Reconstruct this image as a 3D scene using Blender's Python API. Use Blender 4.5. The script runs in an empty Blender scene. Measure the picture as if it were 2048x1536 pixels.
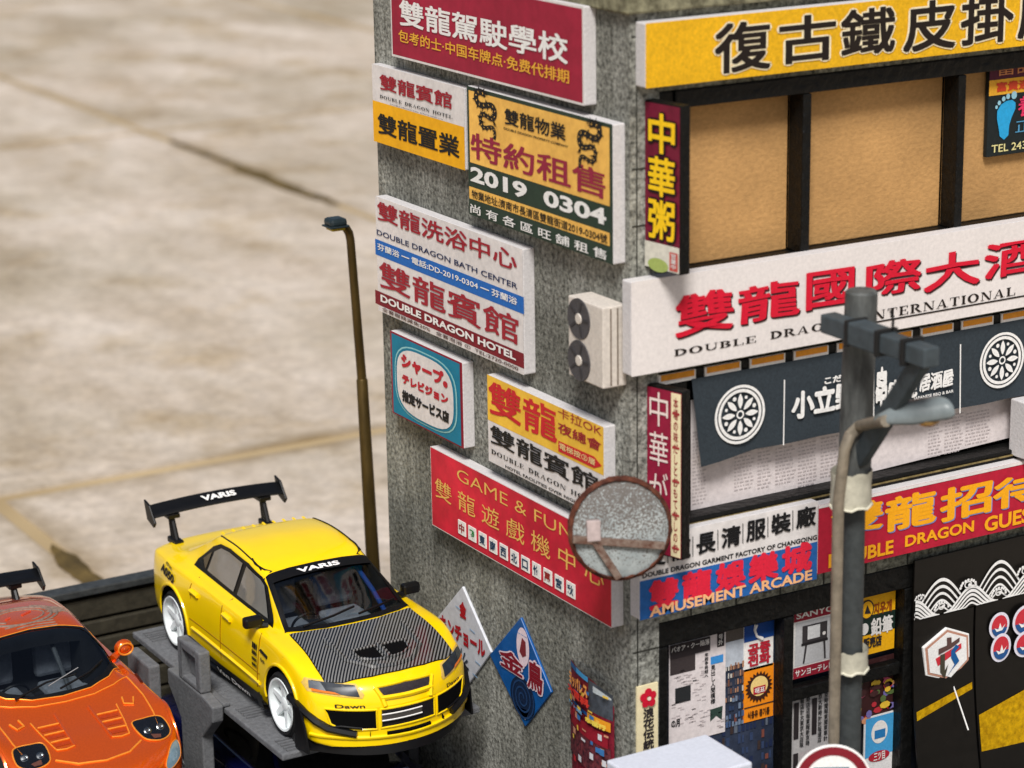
import bpy, bmesh, math, random
from mathutils import Vector, Matrix
from mathutils.bvhtree import BVHTree
random.seed(7)
C = bpy.context.scene.collection
SC = bpy.context.scene
# ------------------------------------------------------------------ camera, world, sun, exposure
# the miniature is built 64 times enlarged: 1 unit stands for 1 m of the full size street
F_PX, YAW, PITCH, ROLL, CAM_H = 5046.0, math.radians(59.9135), math.radians(15.9416), math.radians(0.9123), 11.67
_f = Vector((math.cos(PITCH)*math.cos(YAW), math.cos(PITCH)*math.sin(YAW), -math.sin(PITCH)))
_r = Vector((math.sin(YAW), -math.cos(YAW), 0)); _d = _f.cross(_r)
_c, _s = math.cos(ROLL), math.sin(ROLL)
RT = _c*_r + _s*_d; DN = -_s*_r + _c*_d; FW = _f
CAMP = Vector((0, 0, CAM_H))
cd = bpy.data.cameras.new('camera'); cam = bpy.data.objects.new('camera', cd); C.objects.link(cam)
m = Matrix((( RT.x, -DN.x, -FW.x, 0), (RT.y, -DN.y, -FW.y, 0), (RT.z, -DN.z, -FW.z, CAM_H), (0, 0, 0, 1)))
cam.matrix_world = m
cd.sensor_width = 36; cd.lens = F_PX/2048*36; cd.clip_start = .5; cd.clip_end = 2000
cd.dof.use_dof = True; cd.dof.focus_distance = 24.6; cd.dof.aperture_fstop = .60
SC.camera = cam
W = bpy.data.worlds.new('World'); SC.world = W; W.use_nodes = True
nt = W.node_tree; bg = nt.nodes['Background']
sky = nt.nodes.new('ShaderNodeTexSky'); sky.sky_type = 'NISHITA'; sky.sun_disc = False
SUN_EL, SUN_AZ = math.radians(52), math.radians(236)     # azimuth: ccw from +X, where the light comes from
sky.sun_elevation = SUN_EL; sky.sun_rotation = math.pi/2-SUN_AZ
sky.air_density = 1.0; sky.dust_density = 3.0; sky.ozone_density = 1.0
nt.links.new(sky.outputs[0], bg.inputs[0]); bg.inputs[1].default_value = .06
sd = bpy.data.lights.new('sun', 'SUN'); so = bpy.data.objects.new('sun', sd); C.objects.link(so)
sd.energy = 3.1; sd.angle = math.radians(16); sd.color = (1, .985, .962)
sv = Vector((math.cos(SUN_EL)*math.cos(SUN_AZ), math.cos(SUN_EL)*math.sin(SUN_AZ), math.sin(SUN_EL)))
so.rotation_euler = sv.to_track_quat('Z', 'Y').to_euler()
SC.view_settings.view_transform = 'Standard'; SC.view_settings.look = 'None'
SC.view_settings.exposure = .27; SC.view_settings.gamma = 1
SC.render.engine = 'CYCLES'; SC.cycles.use_denoising = True; SC.cycles.max_bounces = 6

# ------------------------------------------------------------------ helpers
def ray(u, v):                                    # direction through a pixel of the 2048 wide photograph
    return FW + RT*((u-1024)/F_PX) + DN*((v-768)/F_PX)
def at(uv, axis, val):                            # the point of a world plane seen at that pixel
    d = ray(*uv); k = (val-CAMP[axis])/d[axis]; return CAMP + d*k
def lin(c):
    return tuple(((x/255)/12.92 if x/255 <= .04045 else ((x/255+.055)/1.055)**2.4) for x in c) + (1,)

_mats = {}
def mat(name, rgb, rough=.6, var=.12, scale=30, metal=0, coat=0, bump=0, bscale=None, spec=.28, rgb2=None, sc3=None, big=0, detail=4):
    """procedural paint / paper: noise mixes two tones, optional fine relief"""
    if name in _mats: return _mats[name]
    m = bpy.data.materials.new(name); m.use_nodes = True; n = m.node_tree; L = n.links.new
    b = n.nodes['Principled BSDF']; base = lin(rgb)
    b.inputs['Roughness'].default_value = rough; b.inputs['Metallic'].default_value = metal
    b.inputs['Coat Weight'].default_value = coat; b.inputs['Coat Roughness'].default_value = .05
    b.inputs['Specular IOR Level'].default_value = spec
    tc = n.nodes.new('ShaderNodeTexCoord'); src = tc.outputs['Object']
    if sc3:
        mp = n.nodes.new('ShaderNodeMapping'); mp.inputs['Scale'].default_value = sc3; L(src, mp.inputs[0]); src = mp.outputs[0]
    nz = n.nodes.new('ShaderNodeTexNoise'); nz.inputs['Scale'].default_value = scale; nz.inputs['Detail'].default_value = detail
    nz.inputs['Roughness'].default_value = .65; L(src, nz.inputs['Vector'])
    rp = n.nodes.new('ShaderNodeValToRGB'); e = rp.color_ramp.elements
    e[0].position = .33; e[1].position = .67
    lo = tuple(x*(1-var) for x in base[:3])+(1,); hi = tuple(min(1, x*(1+var)) for x in base[:3])+(1,)
    if rgb2: lo, hi = lin(rgb2), base
    e[0].color = lo; e[1].color = hi
    L(nz.outputs[0], rp.inputs[0]); col = rp.outputs[0]
    if big:
        n2 = n.nodes.new('ShaderNodeTexNoise'); n2.inputs['Scale'].default_value = 1.3; n2.inputs['Detail'].default_value = 3; L(tc.outputs['Object'], n2.inputs['Vector'])
        mr = n.nodes.new('ShaderNodeMapRange'); mr.inputs[1].default_value = .3; mr.inputs[2].default_value = .7
        mr.inputs[3].default_value = 1-big; mr.inputs[4].default_value = 1+big*.5; L(n2.outputs[0], mr.inputs[0])
        mx = n.nodes.new('ShaderNodeMix'); mx.data_type = 'RGBA'; mx.blend_type = 'MULTIPLY'; mx.inputs[0].default_value = 1
        L(col, mx.inputs[6]); L(mr.outputs[0], mx.inputs[7]); col = mx.outputs[2]
    L(col, b.inputs['Base Color'])
    if bump:
        nb = n.nodes.new('ShaderNodeTexNoise'); nb.inputs['Scale'].default_value = bscale or scale; nb.inputs['Detail'].default_value = 3; L(src, nb.inputs['Vector'])
        bp = n.nodes.new('ShaderNodeBump'); bp.inputs['Strength'].default_value = bump; bp.inputs['Distance'].default_value = .03
        L(nb.outputs[0], bp.inputs['Height']); L(bp.outputs[0], b.inputs['Normal'])
    _mats[name] = m; return m
def ink(rgb, rough=.55, var=.10): return mat('ink_%d_%d_%d' % rgb, rgb, rough, var, 45)

class MB:
    """collects faces, becomes ONE mesh"""
    def __init__(s): s.v = []; s.f = []; s.mi = []
    def add(s, vs, fs, mi=0):
        o = len(s.v); s.v += [Vector(x) for x in vs]; s.f += [tuple(i+o for i in f) for f in fs]; s.mi += [mi]*len(fs)
    def quad(s, a, b, c, d, mi=0): s.add((a, b, c, d), ((0, 1, 2, 3),), mi)
    def box(s, lo, hi, mi=0):
        x0, y0, z0 = lo; x1, y1, z1 = hi
        s.add([(x0,y0,z0),(x1,y0,z0),(x1,y1,z0),(x0,y1,z0),(x0,y0,z1),(x1,y0,z1),(x1,y1,z1),(x0,y1,z1)],
              [(0,3,2,1),(4,5,6,7),(0,1,5,4),(1,2,6,5),(2,3,7,6),(3,0,4,7)], mi)
    def obox(s, o, u, v, n, lo, hi, mi=0):             # oriented box
        P = lambda a, b, c: o+u*a+v*b+n*c
        (a0,b0,c0), (a1,b1,c1) = lo, hi
        s.add([P(a0,b0,c0),P(a1,b0,c0),P(a1,b1,c0),P(a0,b1,c0),P(a0,b0,c1),P(a1,b0,c1),P(a1,b1,c1),P(a0,b1,c1)],
              [(0,3,2,1),(4,5,6,7),(0,1,5,4),(1,2,6,5),(2,3,7,6),(3,0,4,7)], mi)
    def prism(s, pts, d, mi=0):                        # polygon pts extruded by vector d
        n = len(pts); P = [Vector(p) for p in pts]; d = Vector(d)
        s.add(P+[p+d for p in P], [tuple(range(n-1, -1, -1)), tuple(range(n, 2*n))]+[(i, (i+1) % n, n+(i+1) % n, n+i) for i in range(n)], mi)
    def tube(s, path, rad, seg=12, mi=0, cap=True):
        path = [Vector(p) for p in path]; N = len(path)
        rad = rad if isinstance(rad, (list, tuple)) else [rad]*N
        t = (path[1]-path[0]).normalized(); a = t.orthogonal().normalized(); vs = []; fs = []
        for i, p in enumerate(path):
            t = (path[min(i+1, N-1)]-path[max(i-1, 0)]).normalized(); a = (a-t*a.dot(t)).normalized(); b = t.cross(a)
            vs += [p+(a*math.cos(2*math.pi*k/seg)+b*math.sin(2*math.pi*k/seg))*rad[i] for k in range(seg)]
        for i in range(N-1):
            for k in range(seg): fs.append((i*seg+k, i*seg+(k+1) % seg, (i+1)*seg+(k+1) % seg, (i+1)*seg+k))
        if cap: fs += [tuple(range(seg-1, -1, -1)), tuple(range((N-1)*seg, N*seg))]
        s.add(vs, fs, mi)
    def lathe(s, o, axis, prof, seg=24, mi=0):         # prof: (along axis, radius)
        axis = Vector(axis).normalized(); a = axis.orthogonal().normalized(); b = axis.cross(a); o = Vector(o); vs = []; fs = []
        for h, r in prof: vs += [o+axis*h+(a*math.cos(2*math.pi*k/seg)+b*math.sin(2*math.pi*k/seg))*r for k in range(seg)]
        for i in range(len(prof)-1):
            for k in range(seg): fs.append((i*seg+k, i*seg+(k+1) % seg, (i+1)*seg+(k+1) % seg, (i+1)*seg+k))
        s.add(vs, fs, mi)
    def build(s, name, mats, parent=None, smooth=False, bevel=0, loc=None):
        me = bpy.data.meshes.new(name); off = loc or (parent_world(parent) if parent else Vector())
        me.from_pydata([tuple(v-off) for v in s.v], [], s.f)
        for mm in (mats if isinstance(mats, (list, tuple)) else [mats]): me.materials.append(mm)
        if any(s.mi): me.polygons.foreach_set('material_index', s.mi)
        bm = bmesh.new(); bm.from_mesh(me)
        if bevel or smooth: bmesh.ops.remove_doubles(bm, verts=bm.verts, dist=1e-5)
        bmesh.ops.recalc_face_normals(bm, faces=bm.faces) if smooth or bevel else None
        if bevel: bmesh.ops.bevel(bm, geom=[e for e in bm.edges if len(e.link_faces) == 2 and e.calc_face_angle() > .5], offset=bevel, segments=2, affect='EDGES', profile=.5)
        bm.to_mesh(me); bm.free()
        if smooth: me.polygons.foreach_set('use_smooth', [True]*len(me.polygons)); me.set_sharp_from_angle(angle=math.radians(38))
        me.update(); o = bpy.data.objects.new(name, me); C.objects.link(o)
        if parent: o.parent = parent
        if loc: o.location = loc
        return o
_pw = {}
def parent_world(p):
    v = Vector()
    while p: v += Vector(p.location); p = p.parent
    return v
def thing(name, label, cat, loc, group=None):
    o = bpy.data.objects.new(name, None); C.objects.link(o); o.location = loc; o.empty_display_size = .2
    return tag(o, label, cat, group)
def tag(o, label, cat, group=None):
    o['label'] = label; o['category'] = cat
    if group: o['group'] = group
    return o
def struct(o, kind='structure'): o['kind'] = kind; return o

# ---- flat printed lettering: outlines of the built in font, laid as sheets on their sign
_gl = {}
def glyphs(s, off=0.0):
    k = (s, off)
    if k not in _gl:
        cu = bpy.data.curves.new('t', 'FONT'); cu.body = s; cu.offset = off; cu.resolution_u = 3
        o = bpy.data.objects.new('t', cu); C.objects.link(o)
        bpy.context.view_layer.update()
        me = bpy.data.meshes.new_from_object(o)
        _gl[k] = ([(v.co.x, v.co.y) for v in me.vertices], [tuple(p.vertices) for p in me.polygons])
        bpy.data.objects.remove(o); bpy.data.curves.remove(cu); bpy.data.meshes.remove(me)
    return _gl[k]
# serif capitals drawn from thick and thin strokes
def _ring(cx, cy, rx, ry, a0, a1, thick, thin, n=14):
    thick *= 1.25; thin *= 1.6
    q = []
    for i in range(n+1):
        a = math.radians(a0+(a1-a0)*i/n); w = thin+(thick-thin)*abs(math.cos(a))
        q.append(((cx+rx*math.cos(a), cy+ry*math.sin(a)), (cx+(rx-w)*math.cos(a), cy+(ry-min(w, thin*1.3 if abs(math.sin(a)) > .9 else w))*math.sin(a))))
    return [(q[i][0], q[i+1][0], q[i+1][1], q[i][1]) for i in range(n)]
def _bx(x0, y0, x1, y1): return [((x0, y0), (x1, y0), (x1, y1), (x0, y1))]
def _st(x, w=.20, top=1, bot=1): return _bx(x, 0, x+w, 1)+(_bx(x-.08, .92, x+w+.08, 1) if top else [])+(_bx(x-.08, 0, x+w+.08, .08) if bot else [])
SERIF = {
 'D': (.9, lambda: _st(.1)+_ring(.3, .5, .58, .5, -90, 90, .18, .06)),
 'O': (.98, lambda: _ring(.49, .5, .46, .51, 0, 360, .18, .05, 28)),
 'U': (.95, lambda: _bx(.12, .3, .28, 1)+_bx(.03, .95, .38, 1)+_bx(.76, .3, .83, 1)+_bx(.65, .95, .93, 1)+_ring(.475, .32, .355, .33, 180, 360, .13, .06)),
 'B': (.82, lambda: _st(.1)+_ring(.36, .74, .36, .26, -90, 90, .16, .05)+_ring(.38, .27, .4, .27, -90, 90, .17, .05)),
 'L': (.78, lambda: _st(.1)+_bx(.27, 0, .74, .06)+_bx(.68, 0, .75, .3)),
 'E': (.8, lambda: _st(.1)+_bx(.27, 0, .74, .06)+_bx(.68, 0, .75, .28)+_bx(.27, .94, .7, 1)+_bx(.64, .74, .71, 1)+_bx(.27, .47, .55, .53)+_bx(.5, .38, .56, .62)),
 'R': (.92, lambda: _st(.1)+_ring(.36, .72, .38, .28, -90, 90, .16, .05)+[((.36, .46), (.54, .46), (.92, 0), (.7, 0))]+_bx(.66, 0, .96, .05)),
 'A': (.96, lambda: [((.06, 0), (.13, 0), (.5, 1), (.44, 1)), ((.62, 0), (.82, 0), (.52, 1), (.42, 1))]+_bx(.24, .28, .7, .34)+_bx(-.02, 0, .26, .05)+_bx(.54, 0, .94, .05)),
 'G': (.98, lambda: _ring(.5, .5, .46, .51, 40, 320, .18, .05, 24)+_bx(.72, .05, .87, .42)+_bx(.62, .38, .96, .44)+_bx(.8, .68, .86, .95)),
 'N': (1.0, lambda: _bx(.14, 0, .2, 1)+_bx(.04, 0, .32, .05)+_bx(.04, .95, .26, 1)+[((.68, 0), (.86, 0), (.3, 1), (.1, 1))]+_bx(.8, 0, .86, 1)+_bx(.7, .95, .96, 1)),
 'I': (.42, lambda: _st(.12)), 'T': (.84, lambda: _st(.34, top=0)+_bx(.05, .94, .8, 1)+_bx(.05, .72, .1, 1)+_bx(.75, .72, .8, 1)),
 'H': (1.0, lambda: _st(.12)+_st(.7)+_bx(.29, .47, .7, .53)), ' ': (.55, lambda: []),
 'Y': (.9, lambda: _bx(.38, 0, .54, .48)+_bx(.28, 0, .64, .05)+[((.38, .44), (.54, .48), (.24, 1), (.04, 1)), ((.46, .44), (.54, .46), (.84, 1), (.76, 1))]+_bx(-.02, .95, .32, 1)+_bx(.66, .95, .92, 1)),
}
def serif(s):
    x = 0; v = []; f = []; k = 0
    for ch in s:
        w, fn = SERIF[ch]
        for q in fn():
            f.append(tuple(range(len(v), len(v)+4))); v += [(x+p[0], p[1], k*.00025) for p in q]; k = (k+1) % 9
        x += w+.1
    return v, f

class Pl:
    """a vertical plane: origin o, u to the right, v up, n towards the viewer"""
    def __init__(s, o, u, n): s.o = Vector(o); s.u = Vector(u).normalized(); s.n = Vector(n).normalized(); s.v = Vector((0, 0, 1))
    def px(s, uv):
        d = ray(*uv); k = (s.o-CAMP).dot(s.n)/d.dot(s.n); p = CAMP+d*k-s.o; return p.dot(s.u), p.dot(s.v)
    def pt(s, a, b, c=0): return s.o+s.u*a+s.v*b+s.n*c
XC0, YC0 = 11.5, 17.79                            # the building's near corner
def LW(d=0): return Pl((XC0-d, YC0, 0), (0, -1, 0), (-1, 0, 0))
def RW(d=0): return Pl((XC0, YC0-d, 0), (1, 0, 0), (0, -1, 0))
CARD = mat('cut_card_edge', (205, 201, 200), .8, .10, 40, bump=.15)
E = None
class Sheet:
    """things printed on a plane, as parts of a root"""
    def __init__(s, pl, root): s.pl = pl; s.root = root
    def poly(s, pts, m, layer=1, name='print_field', px=True):
        q = [s.pl.px(p) if px else p for p in pts]; mb = MB()
        P = [s.pl.pt(a, b, .004*layer) for a, b in q]; mb.add(P, [tuple(range(len(P)-1, -1, -1))])
        if (P[1]-P[0]).cross(P[2]-P[1]).dot(s.pl.n) > 0: mb.f = [tuple(range(len(P)))]
        return mb.build(name, m, s.root)
    def rect(s, tl, br, m, layer=1, name='print_field'):
        a0, b1 = s.pl.px(tl); a1, b0 = s.pl.px(br); return s.poly([(a0, b0), (a1, b0), (a1, b1), (a0, b1)], m, layer, name, False)
    def fr(s, u0, v0, u1, v1, m, layer=1, name='print_field'):   # fractions of the board, v from the bottom
        A = lambda u: s.a0+(s.a1-s.a0)*u; B = lambda v: s.b0+(s.b1-s.b0)*v
        return s.poly([(A(u0), B(v0)), (A(u1), B(v0)), (A(u1), B(v1)), (A(u0), B(v1))], m, layer, name, False)
    def disc(s, c, ru, rv, m, layer=1, name='emblem', seg=28, ring=0, rot=0, a0=0, a1=360):
        a, b = s.pl.px(c) if not isinstance(c, Vector) else c; mb = MB(); full = a1-a0 == 360
        an = [math.radians(a0+(a1-a0)*k/seg)+rot for k in range(seg+(0 if full else 1))]
        out = [s.pl.pt(a+ru*math.cos(t), b+rv*math.sin(t), .004*layer) for t in an]
        if ring:
            inn = [s.pl.pt(a+(ru-ring)*math.cos(t), b+(rv-ring)*math.sin(t), .004*layer) for t in an]; n = len(out)
            mb.add(out+inn, [(i, (i+1) % n, n+(i+1) % n, n+i) for i in range(n if full else n-1)])
        else: mb.add(out, [tuple(range(len(out)))])
        return mb.build(name, m, s.root)
    def text(s, t, tl, br, m, off=0.012, layer=2, under=(), name='lettering', ser=False, frac=False, wob=0, skew=0, bb=False):
        """t fills the box whose corners are seen at pixels tl, br (bb: their bounding box on a street front sign); under: (boldness, material, layer, du, dv)"""
        if bb:
            k = (tl[1]*.5+br[1]*.5+716)/(9338-tl[0])*(br[0]-tl[0]); tl, br = (tl[0], tl[1]+k), (br[0], br[1]-k)
        if frac: a0, b1 = s.a0+(s.a1-s.a0)*tl[0], s.b0+(s.b1-s.b0)*tl[1]; a1, b0 = s.a0+(s.a1-s.a0)*br[0], s.b0+(s.b1-s.b0)*br[1]
        else: a0, b1 = s.pl.px(tl); a1, b0 = s.pl.px(br)
        wide = not t.isascii()
        v, f = serif(t) if ser else glyphs(t, 0 if wide else off)
        if not v: return
        x0 = min(p[0] for p in v); x1 = max(p[0] for p in v); y0 = min(p[1] for p in v); y1 = max(p[1] for p in v)
        g = off if wide and not ser else 0                       # heavy strokes: the same outline laid a few times, shifted
        x0 -= g; x1 += g; y0 -= g; y1 += g
        if wide: y1 = max(y1, y0+.8)
        kx, ky = (a1-a0)/(x1-x0), (b1-b0)/(y1-y0)
        def place(v, f, m, layer, g, du=0, dv=0):
            mb = MB(); n = 0 if g <= .004 else (4 if g < .03 else 8)
            for q, (gx, gy) in enumerate([(0, 0)]+[(g*math.cos(math.pi*2*i/n+.785), g*math.sin(math.pi*2*i/n+.785)) for i in range(n)]):
                P = []
                for p in v:
                    a = a0+(p[0]+gx-x0)*kx; b = b0+(p[1]+gy-y0)*ky
                    if wob: a += wob*ky*math.sin(b/ky*7+a/kx*3); b += wob*ky*math.sin(a/kx*6.3+1)+wob*.7*ky*math.sin(b/ky*9)
                    a += skew*(b-b0)
                    P.append(s.pl.pt(a+du, b+dv, .004*layer+.0003*q+(p[2] if len(p) > 2 else 0)))
                mb.add(P, f)
            return mb.build(name, m, s.root)
        for uo, um, ul, du, dv in under: place(*(glyphs(t, 0) if wide else glyphs(t, uo)), um, ul, uo if wide else 0, du, dv)
        return place(v, f, m, layer, g)
def sign(name, label, pl, tl, br, t, edge=None, cat='sign', group=None, bevel=.012, face=None, margin=0):
    a0, b1 = pl.px(tl); a1, b0 = pl.px(br)
    root = thing(name, label, cat, pl.pt((a0+a1)/2, b0, -t), group)
    mb = MB(); mb.obox(pl.o, pl.u, pl.v, pl.n, (a0, b0, -t), (a1, b1, 0)); mb.build('board', edge or CARD, root, bevel=bevel)
    S = Sheet(pl, root); S.a0, S.a1, S.b0, S.b1 = a0, a1, b0, b1
    if face: mu = margin/(a1-a0); mv = margin/(b1-b0); S.fr(mu, mv, 1-mu, 1-mv, face, .5)
    return S
# ------------------------------------------------------------------ setting
STUCCO = mat('stucco', (186, 186, 178), .95, scale=22, rgb2=(78, 78, 73), bump=.4, bscale=30, big=.2)
STUCCO_P = mat('stucco_pier', (172, 172, 158), .95, scale=20, rgb2=(78, 78, 70), bump=.55, bscale=20, big=.25)
def grime(m, dark=.66, lo=.42, hi=.62):             # rain streaks and soot clouds on the stucco
    n = m.node_tree; L = n.links.new; b = n.nodes['Principled BSDF']; old = b.inputs['Base Color'].links[0].from_socket; geo = n.nodes.new('ShaderNodeNewGeometry')
    for sc, amt in (((4.5, 4.5, .6), dark+.14), ((.8, .8, .7), dark)):
        mp = n.nodes.new('ShaderNodeMapping'); mp.inputs['Scale'].default_value = sc; L(geo.outputs['Position'], mp.inputs[0])
        nz = n.nodes.new('ShaderNodeTexNoise'); nz.inputs['Scale'].default_value = 1; nz.inputs['Detail'].default_value = 5; L(mp.outputs[0], nz.inputs['Vector'])
        rp = n.nodes.new('ShaderNodeValToRGB'); e = rp.color_ramp.elements; e[0].position, e[1].position = lo, hi; e[0].color = (amt, amt, amt*.97, 1); e[1].color = (1.06, 1.06, 1.05, 1); L(nz.outputs[0], rp.inputs[0])
        mx = n.nodes.new('ShaderNodeMix'); mx.data_type = 'RGBA'; mx.blend_type = 'MULTIPLY'; mx.inputs[0].default_value = 1; L(old, mx.inputs[6]); L(rp.outputs[0], mx.inputs[7]); old = mx.outputs[2]
    L(old, b.inputs['Base Color'])
grime(STUCCO); grime(STUCCO_P, .74)
SLAB = mat('paving_stone', (214, 202, 187), .92, scale=.42, rgb2=(176, 160, 138), bump=.2, bscale=6, detail=9, sc3=(1, .4, 1), big=0)
def slab_stains():                                  # broad pale and brown blotches, grain, dark weathering spots
    n = SLAB.node_tree; L = n.links.new; b = n.nodes['Principled BSDF']; old = b.inputs['Base Color'].links[0].from_socket; geo = n.nodes.new('ShaderNodeNewGeometry')
    for sc, lo, hi, a, c in ((.10, .35, .65, (.74, .72, .66), (1.08, 1.06, 1.07)), (.33, .52, .72, (1, 1, 1), (.74, .66, .5)), (2.2, .3, .7, (.86, .86, .86), (1.1, 1.1, 1.1)), (7, .35, .65, (.86, .86, .86), (1.12, 1.12, 1.12))):
        nz = n.nodes.new('ShaderNodeTexNoise'); nz.inputs['Scale'].default_value = sc; nz.inputs['Detail'].default_value = 6; nz.inputs['Roughness'].default_value = .62; L(geo.outputs['Position'], nz.inputs['Vector'])
        rp = n.nodes.new('ShaderNodeValToRGB'); e = rp.color_ramp.elements; e[0].position, e[1].position = lo, hi; e[0].color = a+(1,); e[1].color = c+(1,); L(nz.outputs[0], rp.inputs[0])
        mx = n.nodes.new('ShaderNodeMix'); mx.data_type = 'RGBA'; mx.blend_type = 'MULTIPLY'; mx.inputs[0].default_value = 1; L(old, mx.inputs[6]); L(rp.outputs[0], mx.inputs[7]); old = mx.outputs[2]
    # brown damp staining that creeps out of the joints in patches
    sp = n.nodes.new('ShaderNodeSeparateXYZ'); L(geo.outputs['Position'], sp.inputs[0])
    def M(op, a, c=None, d=None):
        q = n.nodes.new('ShaderNodeMath'); q.operation = op
        for i, v in enumerate((a, c, d)):
            if v is None: continue
            if isinstance(v, (int, float)): q.inputs[i].default_value = v
            else: L(v, q.inputs[i])
        return q.outputs[0]
    wob = n.nodes.new('ShaderNodeTexNoise'); wob.inputs['Scale'].default_value = 1.1; wob.inputs['Detail'].default_value = 4; L(geo.outputs['Position'], wob.inputs['Vector'])
    pat = n.nodes.new('ShaderNodeTexNoise'); pat.inputs['Scale'].default_value = .13; pat.inputs['Detail'].default_value = 2; L(geo.outputs['Position'], pat.inputs['Vector'])
    d = M('MINIMUM', M('PINGPONG', M('SUBTRACT', sp.outputs[0], 11.5), 7.1), M('PINGPONG', M('SUBTRACT', sp.outputs[1], 7.3), 14.2)); d = M('ADD', d, M('MULTIPLY', M('SUBTRACT', wob.outputs[0], .5), .5))
    mr = n.nodes.new('ShaderNodeMapRange'); mr.interpolation_type = 'SMOOTHSTEP'; mr.inputs[1].default_value = .62; mr.inputs[2].default_value = .02; L(d, mr.inputs[0])
    mp_ = n.nodes.new('ShaderNodeMapRange'); mp_.inputs[1].default_value = .42; mp_.inputs[2].default_value = .62; mp_.inputs[3].default_value = .15; mp_.inputs[4].default_value = .85; L(pat.outputs[0], mp_.inputs[0])
    mx = n.nodes.new('ShaderNodeMix'); mx.data_type = 'RGBA'; L(M('MULTIPLY', mr.outputs[0], mp_.outputs[0]), mx.inputs[0]); L(old, mx.inputs[6]); mx.inputs[7].default_value = lin((128, 106, 68)); L(mx.outputs[2], b.inputs['Base Color'])
slab_stains()
MOSS = mat('mossy_joint', (196, 172, 132), 1, scale=.09, rgb2=(120, 98, 62), detail=3)
ASPH = mat('base_asphalt', (72, 72, 70), .95, .25, 25, bump=.3)
BLACK = mat('lumpy_black_paint', (11, 11, 10), .5, .5, 18, bump=.9, bscale=12, spec=.25)
KRAFT = mat('kraft_card', (190, 146, 92), .9, .13, 30, bump=.2, sc3=(.6, 1, 1), big=.2)
g = MB(); g.quad((-900, -900, -.66), (2000, -900, -.66), (2000, 2000, -.66), (-900, 2000, -.66)); ground = struct(g.build('ground', MOSS))
pav = MB(); pav.box((-20, -25, -.58), (120, 190, -.53)); pavement = struct(pav.build('pavement', MOSS))
sl = MB(); sl.box((.11, .11, -.64), (14.09, 28.29, -.5)); first = None
for i in range(-1, 8):
    for j in range(-1, 6):
        if first is None: first = s_ = sl.build('paving_slab', SLAB, pavement, bevel=.05)
        else: s_ = first.copy(); C.objects.link(s_)
        s_.location = (-2.7+14.2*i, 7.3+28.4*j, random.uniform(-.012, .012))
mb = MB()                                            # moss and dirt lying in the slab joints
for x, ya, yb, wd in ((25.7, 52.3, 62.5, .24), (11.5, 28.8, 33.2, .16)):
    n = 60; V = []; w0 = w1 = wd
    for i in range(n+1):
        t = i/n; e = min(1, 5*t, 5*(1-t))**.6; w0 += random.uniform(-.05, .05)*wd*4; w1 += random.uniform(-.05, .05)*wd*4; w0 = min(wd*1.5, max(wd*.45, w0)); w1 = min(wd*1.5, max(wd*.45, w1))
        V += [(x-w0*e, ya+(yb-ya)*t, -.496), (x, ya+(yb-ya)*t, -.47), (x+w1*e, ya+(yb-ya)*t, -.496)]
    mb.add(V, [(3*i+k, 3*i+k+1, 3*i+k+4, 3*i+k+3) for i in range(n) for k in (0, 1)])
struct(mb.build('joint_moss', mat('joint_moss', (110, 90, 50), 1, scale=2.5, rgb2=(66, 54, 30))), 'stuff')
b_ = MB(); b_.box((4.5, 11, -.498), (19, 25.1, 0)); struct(b_.build('diorama_base', ASPH, bevel=.04))
# ---- ribbed black barrier behind the cars: a top rail over wide planks
bt = thing('barrier', 'dark grey ribbed barrier of stacked planks behind the two cars', 'barrier', (8.8, 24.95, 0))
RIB = mat('barrier_plank', (56, 52, 42), .6, .3, 9, bump=.25)
mb = MB(); mb.box((6.2, 25.0, .03), (11.1, 25.06, 1.9)); mb.build('back_board', BLACK, bt)
mb = MB(); mb.box((6.2, 24.84, 1.9), (11.1, 25.06, 1.985)); mb.build('top_rail', mat('barrier_rail', (58, 60, 60), .5, .3, 12), bt, bevel=.015)
zt = 1.88
for k, h in enumerate((.27, .2, .2, .25, .25, .25, .25)):
    mb = MB(); mb.box((6.2, 24.9-.03*k, zt-h), (11.1, 24.99, zt-.035)); mb.build('plank', RIB, bt, bevel=.012); zt -= h
# ---- the corner building
B = thing('building', 'grey stucco corner building covered with shop signs', 'building', (XC0+2.5, YC0+2.3, 0))
R0 = RW(0); X = lambda uv, d=0: XC0+RW(d).px(uv)[0]; Z = lambda uv, d=0: RW(d).px(uv)[1]
mb = MB(); mb.box((XC0, YC0, 0), (XC0+.3, YC0+4.70, 10.6)); mb.build('side_wall', STUCCO, B)
xp = X((1317, 1300))
mb = MB(); mb.box((XC0+.3, YC0+.003, 0), (xp, YC0+.3, 10.6)); mb.build('corner_pier', STUCCO_P, B)
z3 = Z((1317, 1247)); z2a = Z((1385, 1030)); z2b = Z((1385, 735)); z1a = Z((1585, 512)); z1b = Z((1700, 140)); XE = 17.3
for nm, a, b in (('ground_floor_lintel', z3, z2a-.16), ('first_floor_spandrel', z2b, z1a-.07), ('parapet_wall', z1b, 10.6)):
    mb = MB(); mb.box((xp, YC0+.006, a), (XE, YC0+.3, b)); mb.build(nm, STUCCO_P, B)
mb = MB(); mb.box((XE, YC0, 0), (XE+.3, YC0+4.7, 10.6)); mb.build('end_wall', STUCCO, B)
mb = MB(); mb.box((XC0+.3, YC0+4.4, 0), (XE, YC0+4.7, 10.6)); mb.build('rear_wall', STUCCO, B)
mb = MB(); mb.box((XC0, YC0, 10.603), (XE+.3, YC0+4.7, 10.75)); mb.build('roof', STUCCO, B)
zc = R0.px((1263, 27))[1]
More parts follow.
